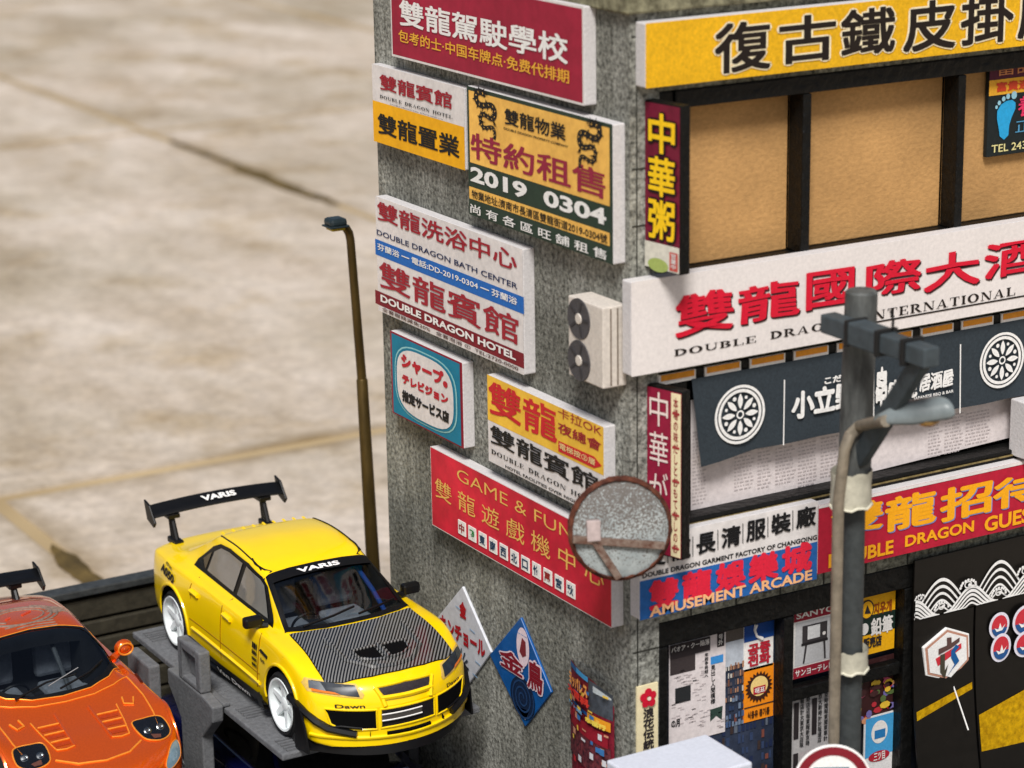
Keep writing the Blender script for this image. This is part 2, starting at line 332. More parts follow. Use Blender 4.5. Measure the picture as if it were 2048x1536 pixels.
mb = MB(); mb.box((XC0-.07, YC0-.07, zc), (XE+.37, YC0+4.77, zc+.5)); mb.build('cornice', mat('cornice', (150, 146, 118), .9, scale=9, rgb2=(84, 80, 62), bump=.4), B, bevel=.02)
# thin card joints on the pier and lintels
JN = mat('card_joint', (58, 58, 52), .9)
mb = MB()
for zz in (Z((1272, 75)), Z((1272, 340)), Z((1300, 1300)), 2.05, 4.6, 7.0): mb.box((XC0+.02, YC0-.004, zz), (xp, YC0+.01, zz+.014))
mb.box((X((1272, 300)), YC0-.004, 0), (X((1272, 300))+.012, YC0+.01, 8.8))
for k in range(9): xx = xp+.35+.5*k; mb.box((xx, YC0-.003, z3+.004), (xx+.012, YC0+.02, z3+.5))
struct(mb.build('card_joint', JN, B), 'stuff')
# upper window: black frame, kraft card panels
YP = YC0+.2
def bar(name, x0, x1, za, zb, y0, y1, par, m=BLACK):
    mb = MB(); mb.box((x0, y0, za), (x1, y1, zb)); return mb.build(name, m, par, bevel=.012)
xa = X((1348, 300))
win = bar('window_frame', xa, XE, z1b-.16, z1b-.004, YC0-.02, YP+.05, B)
za_, zb_ = z1a+.012, z1b-.165
bar('bottom_rail', xa, XE, z1a-.066, z1a+.01, YC0-.02, YP+.05, win)
bar('jamb', xp+.003, xa-.003, z1a-.06, z1b-.004, YC0-.0, YP+.05, win)
m1 = (X((1603, 320)), X((1620, 320))); m2 = (X((1912, 290)), X((1927, 290)))
for a, b in (m1, m2): bar('mullion', a, b, za_, zb_, YC0-.015, YP-.003, win)
for a, b in ((xa, m1[0]-.005), (m1[0]+.02, m2[0]-.01), (m2[0]+.02, XE)): bar('kraft_panel', a, b, za_, zb_, YP, YP+.03, win, KRAFT)
# second floor window behind the dark curtain
z2t = z2b+.002
win2 = bar('window_frame', xp+.003, XE, z2a-.155, z2a-.01, YC0-.05, YC0+.2, B)
bar('back_board', xp+.003, XE, z2a-.006, z2b-.004, YC0+.19, YC0+.24, win2)
bar('jamb', xp+.003, X((1372, 800)), z2a-.006, z2b-.004, YC0-.02, YC0+.18, win2)
bar('sill_strip', xp+.003, XE, z2a-.07, z2a-.05, YC0-.07, YC0-.052, win2, mat('worn_brass', (120, 104, 66), .5, .4, 15))
S2 = Sheet(RW(-.14), win2)
PAPER = mat('newsprint', (222, 212, 210), .9, .10, 20); GREYINK = ink((192, 182, 181))
S2.poly([(1381, 800), (2120, 640), (2120, 850), (1381, 1033)], PAPER, 1, 'newspaper_sheet')
mb = MB(); P2 = RW(-.14); a0, a1 = P2.px((1384, 950))[0], P2.px((2040, 850))[0]; zb2 = P2.px((1384, 1020))[1]
a = a0
while a < a1:
    w = random.choice((.16, .22, .3)); 
    if random.random() < .85:
        zz = zb2+random.uniform(0, .1); top = zb2+random.uniform(.3, .75)
        while zz < top:
            q = a
            while q < a+w-.03:
                l = random.uniform(.012, .05); mb.add([P2.pt(q, zz, .008), P2.pt(q+l, zz, .008), P2.pt(q+l, zz+.013, .008), P2.pt(q, zz+.013, .008)], [(0, 1, 2, 3)]); q += l+.014
            zz += .034
    a += w+.04
struct(mb.build('newspaper_print', GREYINK, win2), 'stuff')
WH = ink((236, 232, 226)); ORG = mat('orange_paper', (232, 154, 50), .8, .12, 12)
SJ = RW(.03); pa = SJ.px((1410, 730))[0]; pitch = SJ.px((1500, 720))[0]-pa; zb3 = SJ.px((1445, 745))[1]
for k in range(-1, 9):
    a = pa+pitch*k
    mb = MB(); mb.obox(SJ.o, SJ.u, SJ.v, SJ.n, (a+.0, zb3-.015, -.03), (a+pitch*.8, z2b-.01, 0)); o = mb.build('shoji_panel', WH, win2)
    mb = MB(); mb.obox(SJ.o, SJ.u, SJ.v, SJ.n, (a+.02, zb3+.02, 0), (a+pitch*.8-.02, z2b-.012, .006)); mb.build('shoji_paper', ORG, win2)
    mb = MB(); mb.obox(SJ.o, SJ.u, SJ.v, SJ.n, (a+pitch*.8+.003, zb3-.012, -.04), (a+pitch-.003, z2b-.01, -.012)); mb.build('post', BLACK, win2)
# storefront frame
YS = YC0+.17
xj = X((1336, 1300)); n1 = (X((1567, 1320)), X((1586, 1320))); n2 = (X((1806, 1300)), X((1828, 1300)))
win3 = bar('shop_window_frame', xp+.003, XE, z3-.24, z3-.004, YC0-.0, YS+.1, B)
bar('jamb', xp+.003, xj, 0, z3-.245, YC0+.0, YS+.1, win3)
for a, b in (n1, n2): bar('mullion', a, b, .01, z3-.245, YC0-.01, YS-.02, win3)
zt4 = Z((1600, 1378)); bar('transom', n1[1]+.003, n2[0]-.003, zt4-.13, zt4, YC0+.03, YS-.03, win3)
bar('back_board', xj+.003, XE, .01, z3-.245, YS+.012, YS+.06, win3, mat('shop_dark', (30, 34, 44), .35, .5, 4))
bar('sill', xj+.003, XE, .004, .35, YC0+.02, YS-.025, win3)

# printed contents of the storefront: sheets stuck behind the glass
SW = Sheet(RW(-.165), win3); PS = SW.pl
def prints(S, tl, br, rows, cols, pal, fill=.8, layer=1, name='shelf_print'):
    a0, b1 = S.pl.px(tl); a1, b0 = S.pl.px(br); by = {}
    for r in range(rows):
        for c in range(cols):
            if random.random() < fill:
                p = random.choice(pal); by.setdefault(p, MB()); du = (a1-a0)/cols; dv = (b1-b0)/rows
                x = a0+du*(c+.08); y = b0+dv*r; w = du*random.uniform(.5, .84); h = dv*random.uniform(.45, .85)
                by[p].add([S.pl.pt(x, y, .004*layer), S.pl.pt(x+w, y, .004*layer), S.pl.pt(x+w, y+h, .004*layer), S.pl.pt(x, y+h, .004*layer)], [(0, 1, 2, 3)])
    for p, q in by.items(): struct(q.build(name, ink(p, .4), S.root), 'stuff')
SW.rect((1340, 1270), (1560, 1620), mat('dim_shop_print', (48, 56, 74), .35, .35, 5), 1, 'shop_photo')
SW.rect((1449, 1262), (1486, 1283), ink((92, 84, 78)), 2, 'shop_photo'); SW.rect((1449, 1285), (1486, 1325), mat('lit_wall_print', (176, 182, 190), .5, .2, 8), 3, 'shop_photo')
prints(SW, (1449, 1326), (1486, 1395), 5, 8, [(176, 130, 100), (196, 190, 180), (120, 80, 64), (86, 80, 86)], .8, 4)
prints(SW, (1449, 1390), (1486, 1445), 4, 6, [(70, 92, 128), (112, 128, 150), (46, 62, 92)], .8, 5)
prints(SW, (1346, 1452), (1550, 1600), 9, 26, [(52, 66, 96), (36, 46, 76), (120, 70, 60), (96, 104, 116), (60, 48, 46)], .6, 3)
SW.rect((1336, 1290), (1448, 1462), PAPER, 4, 'newspaper_sheet')
DK = ink((44, 38, 40)); BK = ink((22, 22, 24))
SW.rect((1337, 1290), (1417, 1298), DK, 7, 'headline_band'); SW.text('バオア・クー陥落', (1339, 1293), (1415, 1286), WH, .01, 8)
SW.rect((1338, 1303), (1388, 1338), ink((62, 54, 54)), 5, 'news_photo'); SW.rect((1348, 1376), (1379, 1399), ink((40, 42, 44)), 5, 'news_photo')
SW.rect((1419, 1313), (1444, 1322), ink((60, 140, 206)), 5, 'blue_box'); SW.rect((1432, 1265), (1446, 1290), DK, 5, 'headline_band')
SW.text('一\n年\n戦\n争\n終\n結\nへ', (1407, 1300), (1414, 1352), BK, .02, 5); SW.text('見\n出\nし\n人\n間\n模\n様', (1419, 1330), (1428, 1405), BK, .02, 5)
SW.text('号\n外', (1434, 1268), (1443, 1287), WH, .01, 6)
SW.poly([(1418, 1418), (1443, 1410), (1441, 1438), (1430, 1430), (1418, 1442)], ink((46, 66, 58)), 5, 'news_photo')
SW.text('の月', (1340, 1440), (1357, 1451), BK, .03, 5)
mb = MB()
for k in range(190):
    u, v = random.uniform(1340, 1443), random.uniform(1300, 1455)
    if (u < 1392 and v < 1342) or (v > 1372 and v < 1402 and u < 1382) or u > 1403 and v < 1420: continue
    a, b = PS.px((u, v)); mb.add([PS.pt(a, b, .02), PS.pt(a+.045, b, .02), PS.pt(a+.045, b+.01, .02), PS.pt(a, b+.01, .02)], [(0, 1, 2, 3)])
struct(mb.build('newspaper_print', GREYINK, win3), 'stuff')
def poster(name, label, tl, br, base, d=-.15, t=.012, group=None, pl=None):
    return sign(name, label, pl or RW(d), tl, br, t, base, 'poster', group, bevel=0)
RED = ink((178, 36, 52)); BLUE = ink((18, 66, 138)); YEL = ink((250, 182, 20)); NAVY = ink((24, 40, 84))
S = poster('phone_sign', 'small blue and white telephone sign with red letters inside the shop window', (1488, 1246), (1546, 1330), WH)
S.fr(0, .6, 1, 1, BLUE)
hand = MB(); a, b = S.pl.px((1516, 1262)); hp = [(-.03, .075), (-.045, .02), (-.02, -.045), (.04, -.08)]
hand.tube([S.pl.pt(a+p, b+q, .012) for p, q in hp], [.02, .013, .013, .02], 8); hand.build('handset', WH, S.root, smooth=True)
S.text('공중\n전화', (.12, .54), (.9, .08), RED, .05, 2, frac=True)
S = poster('sun_poster', 'orange poster with a dark toothed badge below the telephone sign', (1488, 1340), (1546, 1431), mat('orange_print', (240, 140, 22), .6, .06, 20))
S.fr(.0, .27, 1, .29, DK, 2); pl = S.pl; c = pl.px((1517, 1373)); n = 22; pts = []
for k in range(2*n): r = .125 if k % 2 else .16; t = math.pi*k/n; pts.append((c[0]+r*math.cos(t), c[1]+r*math.sin(t)))
S.poly(pts, ink((60, 30, 20)), 2, 'badge', False); S.disc((1517, 1371), .1, .1, ink((238, 206, 130)), 3, 'badge'); S.rect((1505, 1374), (1529, 1383), RED, 4, 'badge'); S.text('해표', (1507, 1375), (1527, 1382), WH, .02, 5)
S.text('식용유 콩기름', (.12, .2), (.86, .06), ink((70, 40, 20)), .03, 2, frac=True)
S = poster('television_poster', 'framed poster of an old television on legs, red bands above and below, beside the pole', (1588, 1222), (1668, 1338), WH, d=-.12)
S.fr(0, .83, 1, 1, mat('maroon_print', (150, 28, 48), .6)); S.text('SANYO', (.05, .96), (.97, .87), WH, .02, 2, frac=True)
S.fr(0, 0, 1, .16, mat('maroon_print', (150, 28, 48), .6)); S.text('サンヨーテレビ', (.04, .13), (.96, .03), WH, .02, 2, frac=True)
S.fr(.04, .18, .96, .81, ink((196, 196, 196)), 1); GT = ink((58, 54, 56))
S.fr(.2, .5, .8, .75, GT, 2, 'television'); S.fr(.32, .54, .62, .73, ink((222, 222, 220)), 3, 'television'); S.fr(.18, .46, .82, .5, ink((34, 32, 34)), 2, 'television')
S.disc(Vector(((S.a0+(S.a1-S.a0)*.72), S.b0+(S.b1-S.b0)*.58)), .02, .02, WH, 3, 'television', 12)
q = lambda u, v: (S.a0+(S.a1-S.a0)*u, S.b0+(S.b1-S.b0)*v)
S.poly([q(.22, .2), q(.26, .2), q(.32, .46), q(.27, .46)], GT, 2, 'television', False); S.poly([q(.74, .2), q(.78, .2), q(.76, .46), q(.71, .46)], GT, 2, 'television', False)
S = poster('news_clipping', 'black and white newspaper page under the television poster', (1584, 1394), (1668, 1560), ink((190, 186, 184)), d=-.13)
for k in range(7):
    u = .04+.137*k
    if k in (0, 3): S.fr(u, .55, u+.11, .93, DK, 2, 'news_photo')
    else: S.text('\n'.join(random.choice('新聞報道東京大阪電車時計商店') for _ in range(9)), (u, .96), (u+.09, .45), BK, .02, 2, frac=True)
    S.fr(u, .2, u+.11, .4, random.choice((GT, DK, GREYINK)), 2, 'news_photo')
S = poster('pencil_sign', 'yellow and dark green sign with a round black logo right of the pole', (1700, 1200), (1788, 1296), YEL, d=-.12)
S.fr(0, .34, 1, .66, ink((22, 42, 34))); S.disc((1733, 1219), .085, .1, DK, 2); S.disc((1733, 1219), .07, .085, YEL, 3); S.poly([(1727, 1227), (1733, 1209), (1740, 1226)], DK, 4, 'emblem')
S.text('鉛筆', (1741, 1237), (1784, 1262), WH, .03, 2); S.text('지우개', (1747, 1206), (1782, 1222), ink((150, 70, 20)), .03, 2); S.text('販売店', (1726, 1277), (1762, 1290), DK, .04, 2)
S.disc((1728, 1258), .05, .06, WH, 2)
SWC = RW(-.13)
S = poster('snack_photo', 'colourful photo print of piled snacks behind the pole', (1700, 1330), (1788, 1432), ink((60, 30, 30)), d=-.135)
for k in range(46):
    p = random.choice([(232, 190, 60), (190, 50, 60), (90, 110, 60), (120, 110, 170), (216, 150, 110), (70, 40, 40), (200, 90, 120)])
    u, v = random.uniform(.06, .94), random.uniform(.06, .94); S.disc(Vector(q(u, v)) if False else Vector((S.a0+(S.a1-S.a0)*u, S.b0+(S.b1-S.b0)*v)), random.uniform(.03, .07), random.uniform(.02, .045), ink(p), 2+k % 5, 'snack', 7, rot=random.random()*3)
S = poster('blue_poster', 'light blue poster with a pale round head and a red oval at the lower right', (1729, 1437), (1788, 1535), ink((230, 228, 226)), d=-.12)
S.fr(.04, .3, .98, .98, ink((70, 160, 214))); S.disc((1758, 1463), .1, .12, WH, 2); S.rect((1748, 1461), (1769, 1472), ink((40, 120, 180)), 3); S.disc((1757, 1511), .13, .055, RED, 2); S.text('三ツ目', (1746, 1506), (1768, 1516), WH, .02, 3)
S = poster('cream_plaque', 'narrow cream plaque with a red flower mark on the corner pier', (1274, 1375), (1316, 1560), mat('cream_paper', (232, 218, 176), .8, .06, 20), d=.02, t=.02)
for k in range(5): t = math.pi*2*k/5+.3; S.disc(Vector((S.pl.px((1295, 1395))[0]+.055*math.cos(t), S.pl.px((1295, 1395))[1]+.055*math.sin(t))), .04, .04, ink((200, 20, 48)), 2+k, 'flower_mark', 10)
S.disc((1295, 1395), .02, .02, ink((240, 220, 200)), 8, 'flower_mark', 10)
S.text('浪\n花\n伝\n統\n工\n芸\n店', (1285, 1418), (1307, 1556), DK, .03, 2)
# ------------------------------------------------------------------ signs on the side wall (left)
D = .13
L = LW(D)
GRP = 'signs on the side wall'
OFFW = mat('aged_white_print', (226, 220, 216), .75, .09, 14, big=.08)
MAR = mat('crimson_print', (164, 34, 60), .6, .10, 8, big=.22); MAR2 = mat('maroon_print', (150, 28, 48), .6)
WHT = ink((240, 238, 234)); YG = ink((238, 178, 58)); REDB = ink((190, 28, 44)); DRED = ink((160, 30, 46))
ORP = mat('ochre_print', (248, 190, 92), .65, .12, 10, big=.12); GRN = mat('dark_green_print', (42, 60, 48), .6, .1, 10)
def anc(t): return tuple(t)
S = sign('wall_sign', 'large crimson sign at the top of the side wall, white lettering over yellow', L, (779, -64), (1168.5, 212), D, None, 'sign', GRP, face=MAR, margin=.022)
S.fr(0, 0, 1, 1, OFFW, .25)
S.text('雙龍駕駛學校', (799, -3), (1138, 130), WHT, .022, 2)
S.text('包考的士·中国车牌点·免费代排期', (798, 58), (1140, 168), YG, .016, 2)
S = sign('wall_sign', 'small sign, white above and yellow below, left of the orange sign', LW(D-.03), (743.7, 127), (931, 341), D-.03, None, 'sign', GRP, face=OFFW)
S.fr(0, 0, 1, .53, mat('yellow_print', (250, 180, 20), .65, .08, 12, big=.1))
S.text('雙龍賓館', (760, 146), (906, 220), DRED, .026, 2, wob=.012)
S.text('DOUBLE DRAGON HOTEL', (761, 189), (906, 238), BK, ser=True, layer=2); S.text('DOUBLE DRAGON REAL ESTATE LAND LTD', (782, 207), (887, 240), BK, .0, 2)
S.text('雙龍置業', (756, 224), (921, 318), BK, .026, 2)
S = sign('wall_sign', 'orange sign with a dark green border, two dragon drawings and a big white number', L, (933.7, 171), (1226.5, 529.8), D, None, 'sign', GRP, face=GRN)
P = S.pl
def lr(tl, bl, tr_, m, layer=1):                  # rect from the left edge pixels and a pixel on the right edge
    a0, b1 = P.px(tl); _, b0 = P.px(bl); a1, _ = P.px(tr_); return S.poly([(a0, b0), (a1, b0), (a1, b1), (a0, b1)], m, layer, 'print_field', False)
lr((938, 180), (938, 323), (1220, 380), ORP); lr((939, 372), (939, 396), (1220, 480), ORP)
S.text('雙龍物業', (1010, 215), (1133, 283), BK, .022, 2, wob=.01); S.text('DOUBLE DRAGON PROPERTY COMPANY', (1009, 254), (1138, 296), BK, .02, 2)
PUR = ink((150, 34, 62)); S.text('特約租售', (942, 262), (1213, 400), PUR, .022, 2)
S.text('2019  0304', (942, 331), (1214, 452), WHT, .035, 2)
S.text('物業地址:濟南市長清區雙龍街道2019-0304號', (944.6, 378), (1216, 488), BK, .012, 2)
S.text('尚 有 各 區 旺 舖 租 售', (942, 406), (1215, 521), WHT, .014, 2)
def dragon(S, c, w, h, flip):                     # coiling dragon: scaled ribbon, spines, claws, mane
    a, b = S.pl.px(c); mb = MB(); lt = MB(); T = lambda x, y, k=0: S.pl.pt(a+x*w*flip, b+y*h, .008+k*.0004); n = 64; pr = None
    for i in range(n+1):
        t = i/n; ph = t*11.5; x = (.30-.12*t)*math.sin(ph)-.10*t; y = .36-.80*t+.07*math.sin(2*ph); wd = .062*(1-.62*t)+.01
        dx, dy = (.30-.12*t)*math.cos(ph)*11.5-.1, -.80+1.6*math.cos(2*ph)*.5; l = math.hypot(dx, dy); nx, ny = -dy/l*wd, dx/l*wd
        cur = (T(x-nx, y-ny, i % 5), T(x+nx, y+ny, i % 5))
        if pr: mb.quad(pr[0], pr[1], cur[1], cur[0])
        pr = cur
        if i % 3 == 1: lt.add([T(x-nx*.55, y-ny*.55, 9), T(x+nx*.1, y+ny*.1, 9), T(x+nx*.2+dx/l*.03, y+ny*.2+dy/l*.03, 9)], [(0, 1, 2)])
        if i % 3 == 0: mb.add([T(x+nx*.8, y+ny*.8, 6), T(x+nx*1.9+dx/l*.02, y+ny*1.9+dy/l*.02, 6), T(x+nx*.8+dx/l*.045, y+ny*.8+dy/l*.045, 6)], [(0, 1, 2)])
        if i in (18, 30, 44): 
            for q in (-.5, 0, .5): mb.add([T(x-nx, y-ny, 7), T(x-nx*2.6+q*.09, y-ny*2.6-.05+abs(q)*.03, 7), T(x-nx+.03, y-ny-.03, 7)], [(0, 1, 2)])
    for k in range(9): t = k*.7; mb.add([T(.02, .38, 8), T(.02+.13*math.cos(t), .38+.085*math.sin(t), 8), T(.02+.08*math.cos(t+.4), .38+.05*math.sin(t+.4), 8)], [(0, 1, 2)])
    mb.build('dragon_emblem', BK, S.root); lt.build('dragon_scales', ORP, S.root)
dragon(S, (972, 224), .62, .46, -1); dragon(S, (1181, 287), .60, .48, 1)
S = sign('wall_sign', 'large white sign with a blue band across its middle and a maroon foot band', L, (750.5, 391.4), (1048.5, 750.5), D, None, 'sign', GRP, face=OFFW); P = S.pl
MARB = mat('maroon_band', (128, 28, 40), .6); BLB = mat('blue_band', (30, 104, 186), .6)
lr((750.8, 477), (750.8, 508), (1048.4, 600), BLB); lr((750.8, 579), (750.8, 606), (1048.4, 700), MARB)
S.text('雙龍洗浴中心', (755, 400), (1036, 545), DRED, .022, 2, wob=.014)
S.text('DOUBLE DRAGON BATH CENTER', (754.6, 458), (1036.5, 579), NAVY, .012, 2)
S.text('芬蘭浴 ━ 電話:DD-2019-0304 ━ 芬蘭浴', (756, 485), (1036, 611), WHT, .018, 2)
S.text('雙龍賓館', (758.7, 519), (1039.5, 692), DRED, .018, 2)
S.text('DOUBLE DRAGON HOTEL', (763, 588), (1034, 721), WHT, .035, 3)
S.text('全套服務減免20%   全套泡浴 ①  TEL:2720-0000', (765.5, 613), (1038, 742), ink((92, 66, 62)), .008, 2)
TEAL = mat('teal_print', (8, 122, 152), .55, .1, 6); PALE = ink((150, 206, 206))
S = sign('wall_sign', 'teal sign with a white rounded screen shape and red Japanese lettering', L, (780.6, 660.5), (928, 898), D, None, 'sign', GRP, face=MAR2); P = S.pl
S.fr(.025, .02, .975, .98, TEAL, 2)
def squircle(S, u, v, ru, rv, m, layer, p=3.2, ring=0):
    cu, cv = S.a0+(S.a1-S.a0)*u, S.b0+(S.b1-S.b0)*v; su, sv_ = (S.a1-S.a0)*ru, (S.b1-S.b0)*rv; q = []
    for k in range(44):
        t = 2*math.pi*k/44; c, s = math.cos(t), math.sin(t); r = (abs(c)**p+abs(s)**p)**(-1/p); q.append((cu+su*c*r, cv+sv_*s*r))
    S.poly(q, m, layer, 'screen_shape', False)
squircle(S, .5, .49, .435, .435, PALE, 3); squircle(S, .5, .49, .42, .42, TEAL, 4); squircle(S, .5, .49, .395, .395, OFFW, 5)
S.text('シャープ。', (806, 703), (900, 778), REDB, .07, 6); S.text('テレビジョン', (808, 745), (901, 810), REDB, .07, 6); S.text('指定サービス店', (808, 777), (903, 848), BK, .065, 6)
S = sign('wall_sign', 'sign with a yellow upper half and white lower half below the air conditioner', L, (974.7, 748), (1208, 1039), D, None, 'sign', GRP, face=OFFW); P = S.pl
YOR = mat('yellow_orange_print', (252, 196, 66), .65, .12, 7, big=.14)
lr((974.8, 748.5), (974.8, 838), (1207.8, 900), YOR); RD2 = ink((206, 36, 44))
S.text('雙龍', (978, 757), (1116, 890), RD2, .024, 2, wob=.016); S.text('卡拉OK', (1117, 813), (1205, 874), DRED, .004, 2); S.text('夜總會', (1117, 842), (1204, 905), DRED, .018, 2)
q4 = [P.px(p) for p in ((1118, 881), (1190, 913), (1205, 932), (1190, 936), (1118, 902))]; S.poly(q4, RD2, 2, 'arrow_band', False)
S.text('電梯按②層', (1121, 884), (1192, 931), ink((244, 214, 150)), .01, 3)
S.text('雙龍賓館', (981, 846), (1198, 992), BK, .02, 2); S.text('DOUBLE DRAGON HOTEL', (984, 897), (1203, 1017), BK, ser=True); S.text('HOTEL FACILITIES OVER NIGHT LAND', (1012, 929), (1196, 1029), BK, .02, 2)
GAMER = mat('red_game_print', (212, 34, 60), .55, .12, 5, big=.3); GOLD = ink((236, 186, 96))
S = sign('wall_sign', 'long red sign with thin gold lettering above a row of small white tiles', L, (860.5, 892), (1224, 1256.8), D, None, 'sign', GRP, face=GAMER, margin=.008); P = S.pl
S.fr(0, 0, 1, 1, OFFW, .25)
S.text('GAME & FUN', (915, 935), (1147, 1083), GOLD, -.006, 2)
S.text('雙 龍 遊 戲 機 中 心', (871, 954), (1210, 1180), GOLD, .0, 2, wob=.02)
a0, b1 = P.px((918, 1038)); a1, b0 = P.px((933.5, 1074)); a2, b1b = P.px((1134.6, 1163)); tw = a1-a0; th = b1-b0; stp = (a2-a0)/10; first = None
TI = mat('tile_white', (238, 236, 230), .5)
for k, chv in enumerate('中發東南西北口竹萬宮秋'):
    a = a0+stp*k
    if first is None:
        mb = MB(); mb.obox(P.pt(a, b0), P.u, P.v, P.n, (0, 0, .005), (tw, th, .012)); o = first = mb.build('tile', TI, S.root)
    else: o = first.copy(); C.objects.link(o); o.location = Vector(first.location)+P.u*(stp*k)
    g_v, g_f = glyphs(chv, .03); x0 = min(p[0] for p in g_v); x1 = max(p[0] for p in g_v); y0 = min(p[1] for p in g_v); y1 = max(p[1] for p in g_v)
    mb = MB(); mb.add([P.pt(a+tw*(.14+.72*(p[0]-x0)/(x1-x0)), b0+th*(.16+.66*(p[1]-y0)/(y1-y0)), .016) for p in g_v], g_f)
    mb.build('tile_mark', ink({0: (150, 30, 40), 1: (30, 130, 60), 8: (150, 40, 40)}.get(k, (24, 60, 90))), S.root)

def diamond(label, pts, m, t=.03):
    pl = LW(t); q = [pl.px(p) for p in pts]; cx = sum(p[0] for p in q)/4; cb = min(p[1] for p in q)
    root = thing('diamond_sign', label, 'sign', pl.pt(cx, cb, -t), 'diamond signs on the side wall'); S = Sheet(pl, root); mb = MB()
    mb.prism([pl.pt(a, b, -t) for a, b in q], pl.n*t); mb.build('board', m, root, bevel=.008); return S
S = diamond('white diamond sign with red katakana lettering, half hidden by the yellow car', ((924.4, 1173), (982, 1305), (932, 1375), (873.5, 1236)), mat('enamel_white', (206, 208, 214), .4, .12, 10)); P = S.pl
S.text('キンチョール', (881, 1226), (972, 1318), ink((176, 30, 40)), .05, 2); S.text('金', (920, 1199), (934, 1240), ink((176, 30, 40)), .06, 2)
mb = MB(); a, b = P.px((924, 1330))
for k in range(13): t = k*.48; mb.add([P.pt(a, b, .01+.0004*k), P.pt(a+.17*math.cos(t), b+.2*math.sin(t), .01+.0004*k), P.pt(a+.15*math.cos(t+.14), b+.18*math.sin(t+.14), .01+.0004*k)], [(0, 1, 2)])
mb.build('spray_drawing', ink((52, 60, 72)), S.root)
for u, v in ((912, 1210), (940, 1256), (951, 1320), (946, 1345), (905, 1290)): S.poly([(u, v), (u+10, v+9), (u+11, v+12), (u+1, v+3)], ink((140, 176, 210)), 2, 'blue_stroke')
S = diamond('blue diamond sign with two red characters and a dark spiral coil', ((1040.5, 1235), (1102, 1385), (1050, 1453.5), (979, 1310)), mat('enamel_blue', (20, 84, 150), .35, .15, 6)); P = S.pl
WO = ink((226, 206, 214)); RDK = ink((128, 24, 40))
S.text('金', (1001, 1289), (1049, 1358), RDK, .03, 3, under=((.09, WO, 2, 0, 0),)); S.text('鳥', (1056, 1314), (1088, 1393), RDK, .03, 3, under=((.09, WO, 2, 0, 0),))
S.disc((1047, 1294), .12, .2, WO, 2); S.poly([(1041, 1302), (1046, 1275), (1053, 1284), (1054, 1311), (1047, 1314)], ink((120, 40, 50)), 3, 'emblem')
S.text('金鳥香', (1036, 1263), (1056, 1277), ink((140, 170, 210)), .02, 2)
a, b = P.px((1046.5, 1395)); mb = MB(); pr = None
S.disc((1046.5, 1395), .235, .21, ink((16, 34, 62)), 2)
for k in range(70):
    t = k*.28; r = .018+.0028*k; c, s = math.cos(t), math.sin(t); cur = (P.pt(a+r*c, b+r*s, .0125), P.pt(a+(r+.02)*c, b+(r+.02)*s, .0125))
    if pr: mb.quad(pr[0], pr[1], cur[1], cur[0])
    pr = cur
mb.build('coil_emblem', ink((30, 60, 100)), S.root)
S.poly([(1034, 1411), (1060, 1422), (1052, 1440)], ink((196, 190, 196)), 2, 'emblem')
# loose bowed film poster low on the wall
PW = LW(.02); pr_ = thing('film_poster', 'crowded red and blue poster curling off the foot of the side wall', 'poster', PW.pt(*PW.px((1190, 1530)))); S = Sheet(PW, pr_)
def bowed(tl, br, m, layer, nm, rtop=0):
    a0, b1 = PW.px(tl); a1, b0 = PW.px(br); mb = MB(); n = 12; P0 = []; A0, A1 = PW.px((1143, 1320))[0], PW.px((1240, 1378))[0]
    for i in range(n+1):
        a = a0+(a1-a0)*i/n; t = (a-A0)/(A1-A0); c = .10*math.sin(max(0, min(1, t))*2.6)+.004*layer
        bt = b1-rtop*(max(0, t-.55)/.45)**2
        P0 += [PW.pt(a, b0, c), PW.pt(a, bt, c)]
    mb.add(P0, [(2*i, 2*i+2, 2*i+3, 2*i+1) for i in range(n)]); return mb.build(nm, m, pr_, smooth=True)
bowed((1143, 1318), (1240, 1640), mat('poster_ground', (120, 28, 44), .5, .5, 16), 1, 'sheet', .18)
bowed((1143, 1320), (1175, 1350), ink((40, 96, 150)), 2, 'print_field'); bowed((1165, 1331), (1196, 1360), ink((70, 160, 214)), 3, 'print_field')
bowed((1196, 1354), (1238, 1440), mat('poster_sky', (70, 76, 84), .5, .4, 12), 2, 'print_field', .05); bowed((1206, 1366), (1236, 1398), ink((196, 204, 206)), 3, 'print_field', .06)
bowed((1144, 1388), (1200, 1430), mat('poster_blue', (30, 80, 140), .5, .5, 14), 4, 'print_field'); bowed((1144, 1436), (1236, 1560), mat('poster_mix', (132, 60, 66), .5, .55, 22, rgb2=(40, 22, 34)), 4, 'print_field')
bowed((1196, 1418), (1236, 1462), ink((232, 160, 40)), 5, 'print_field'); bowed((1145, 1438), (1232, 1466), ink((150, 26, 44)), 5, 'print_field')
for k in range(40):
    u = random.uniform(1146, 1228); v = 1420+(u-1143)*.55+random.uniform(-90, 110); p = random.choice([(214, 150, 120), (236, 196, 80), (60, 120, 180), (220, 220, 224), (28, 24, 36), (190, 40, 50)])
    bowed((u, v), (u+random.uniform(4, 10), v+random.uniform(8, 18)), ink(p), 7+k % 4, 'picture_patch')
def bowtext(t, tl, br, m, off, layer):
    o = S.text(t, tl, br, m, off, 1, name='lettering'); A0, A1 = PW.px((1143, 1320))[0], PW.px((1240, 1378))[0]
    base = parent_world(pr_)
    for v in o.data.vertices:
        p = Vector(v.co)+base-PW.o; a = p.dot(PW.u); tt = max(0, min(1, (a-A0)/(A1-A0))); v.co += PW.n*(.10*math.sin(tt*2.6)+.004*layer)
OY = ink((246, 170, 90))
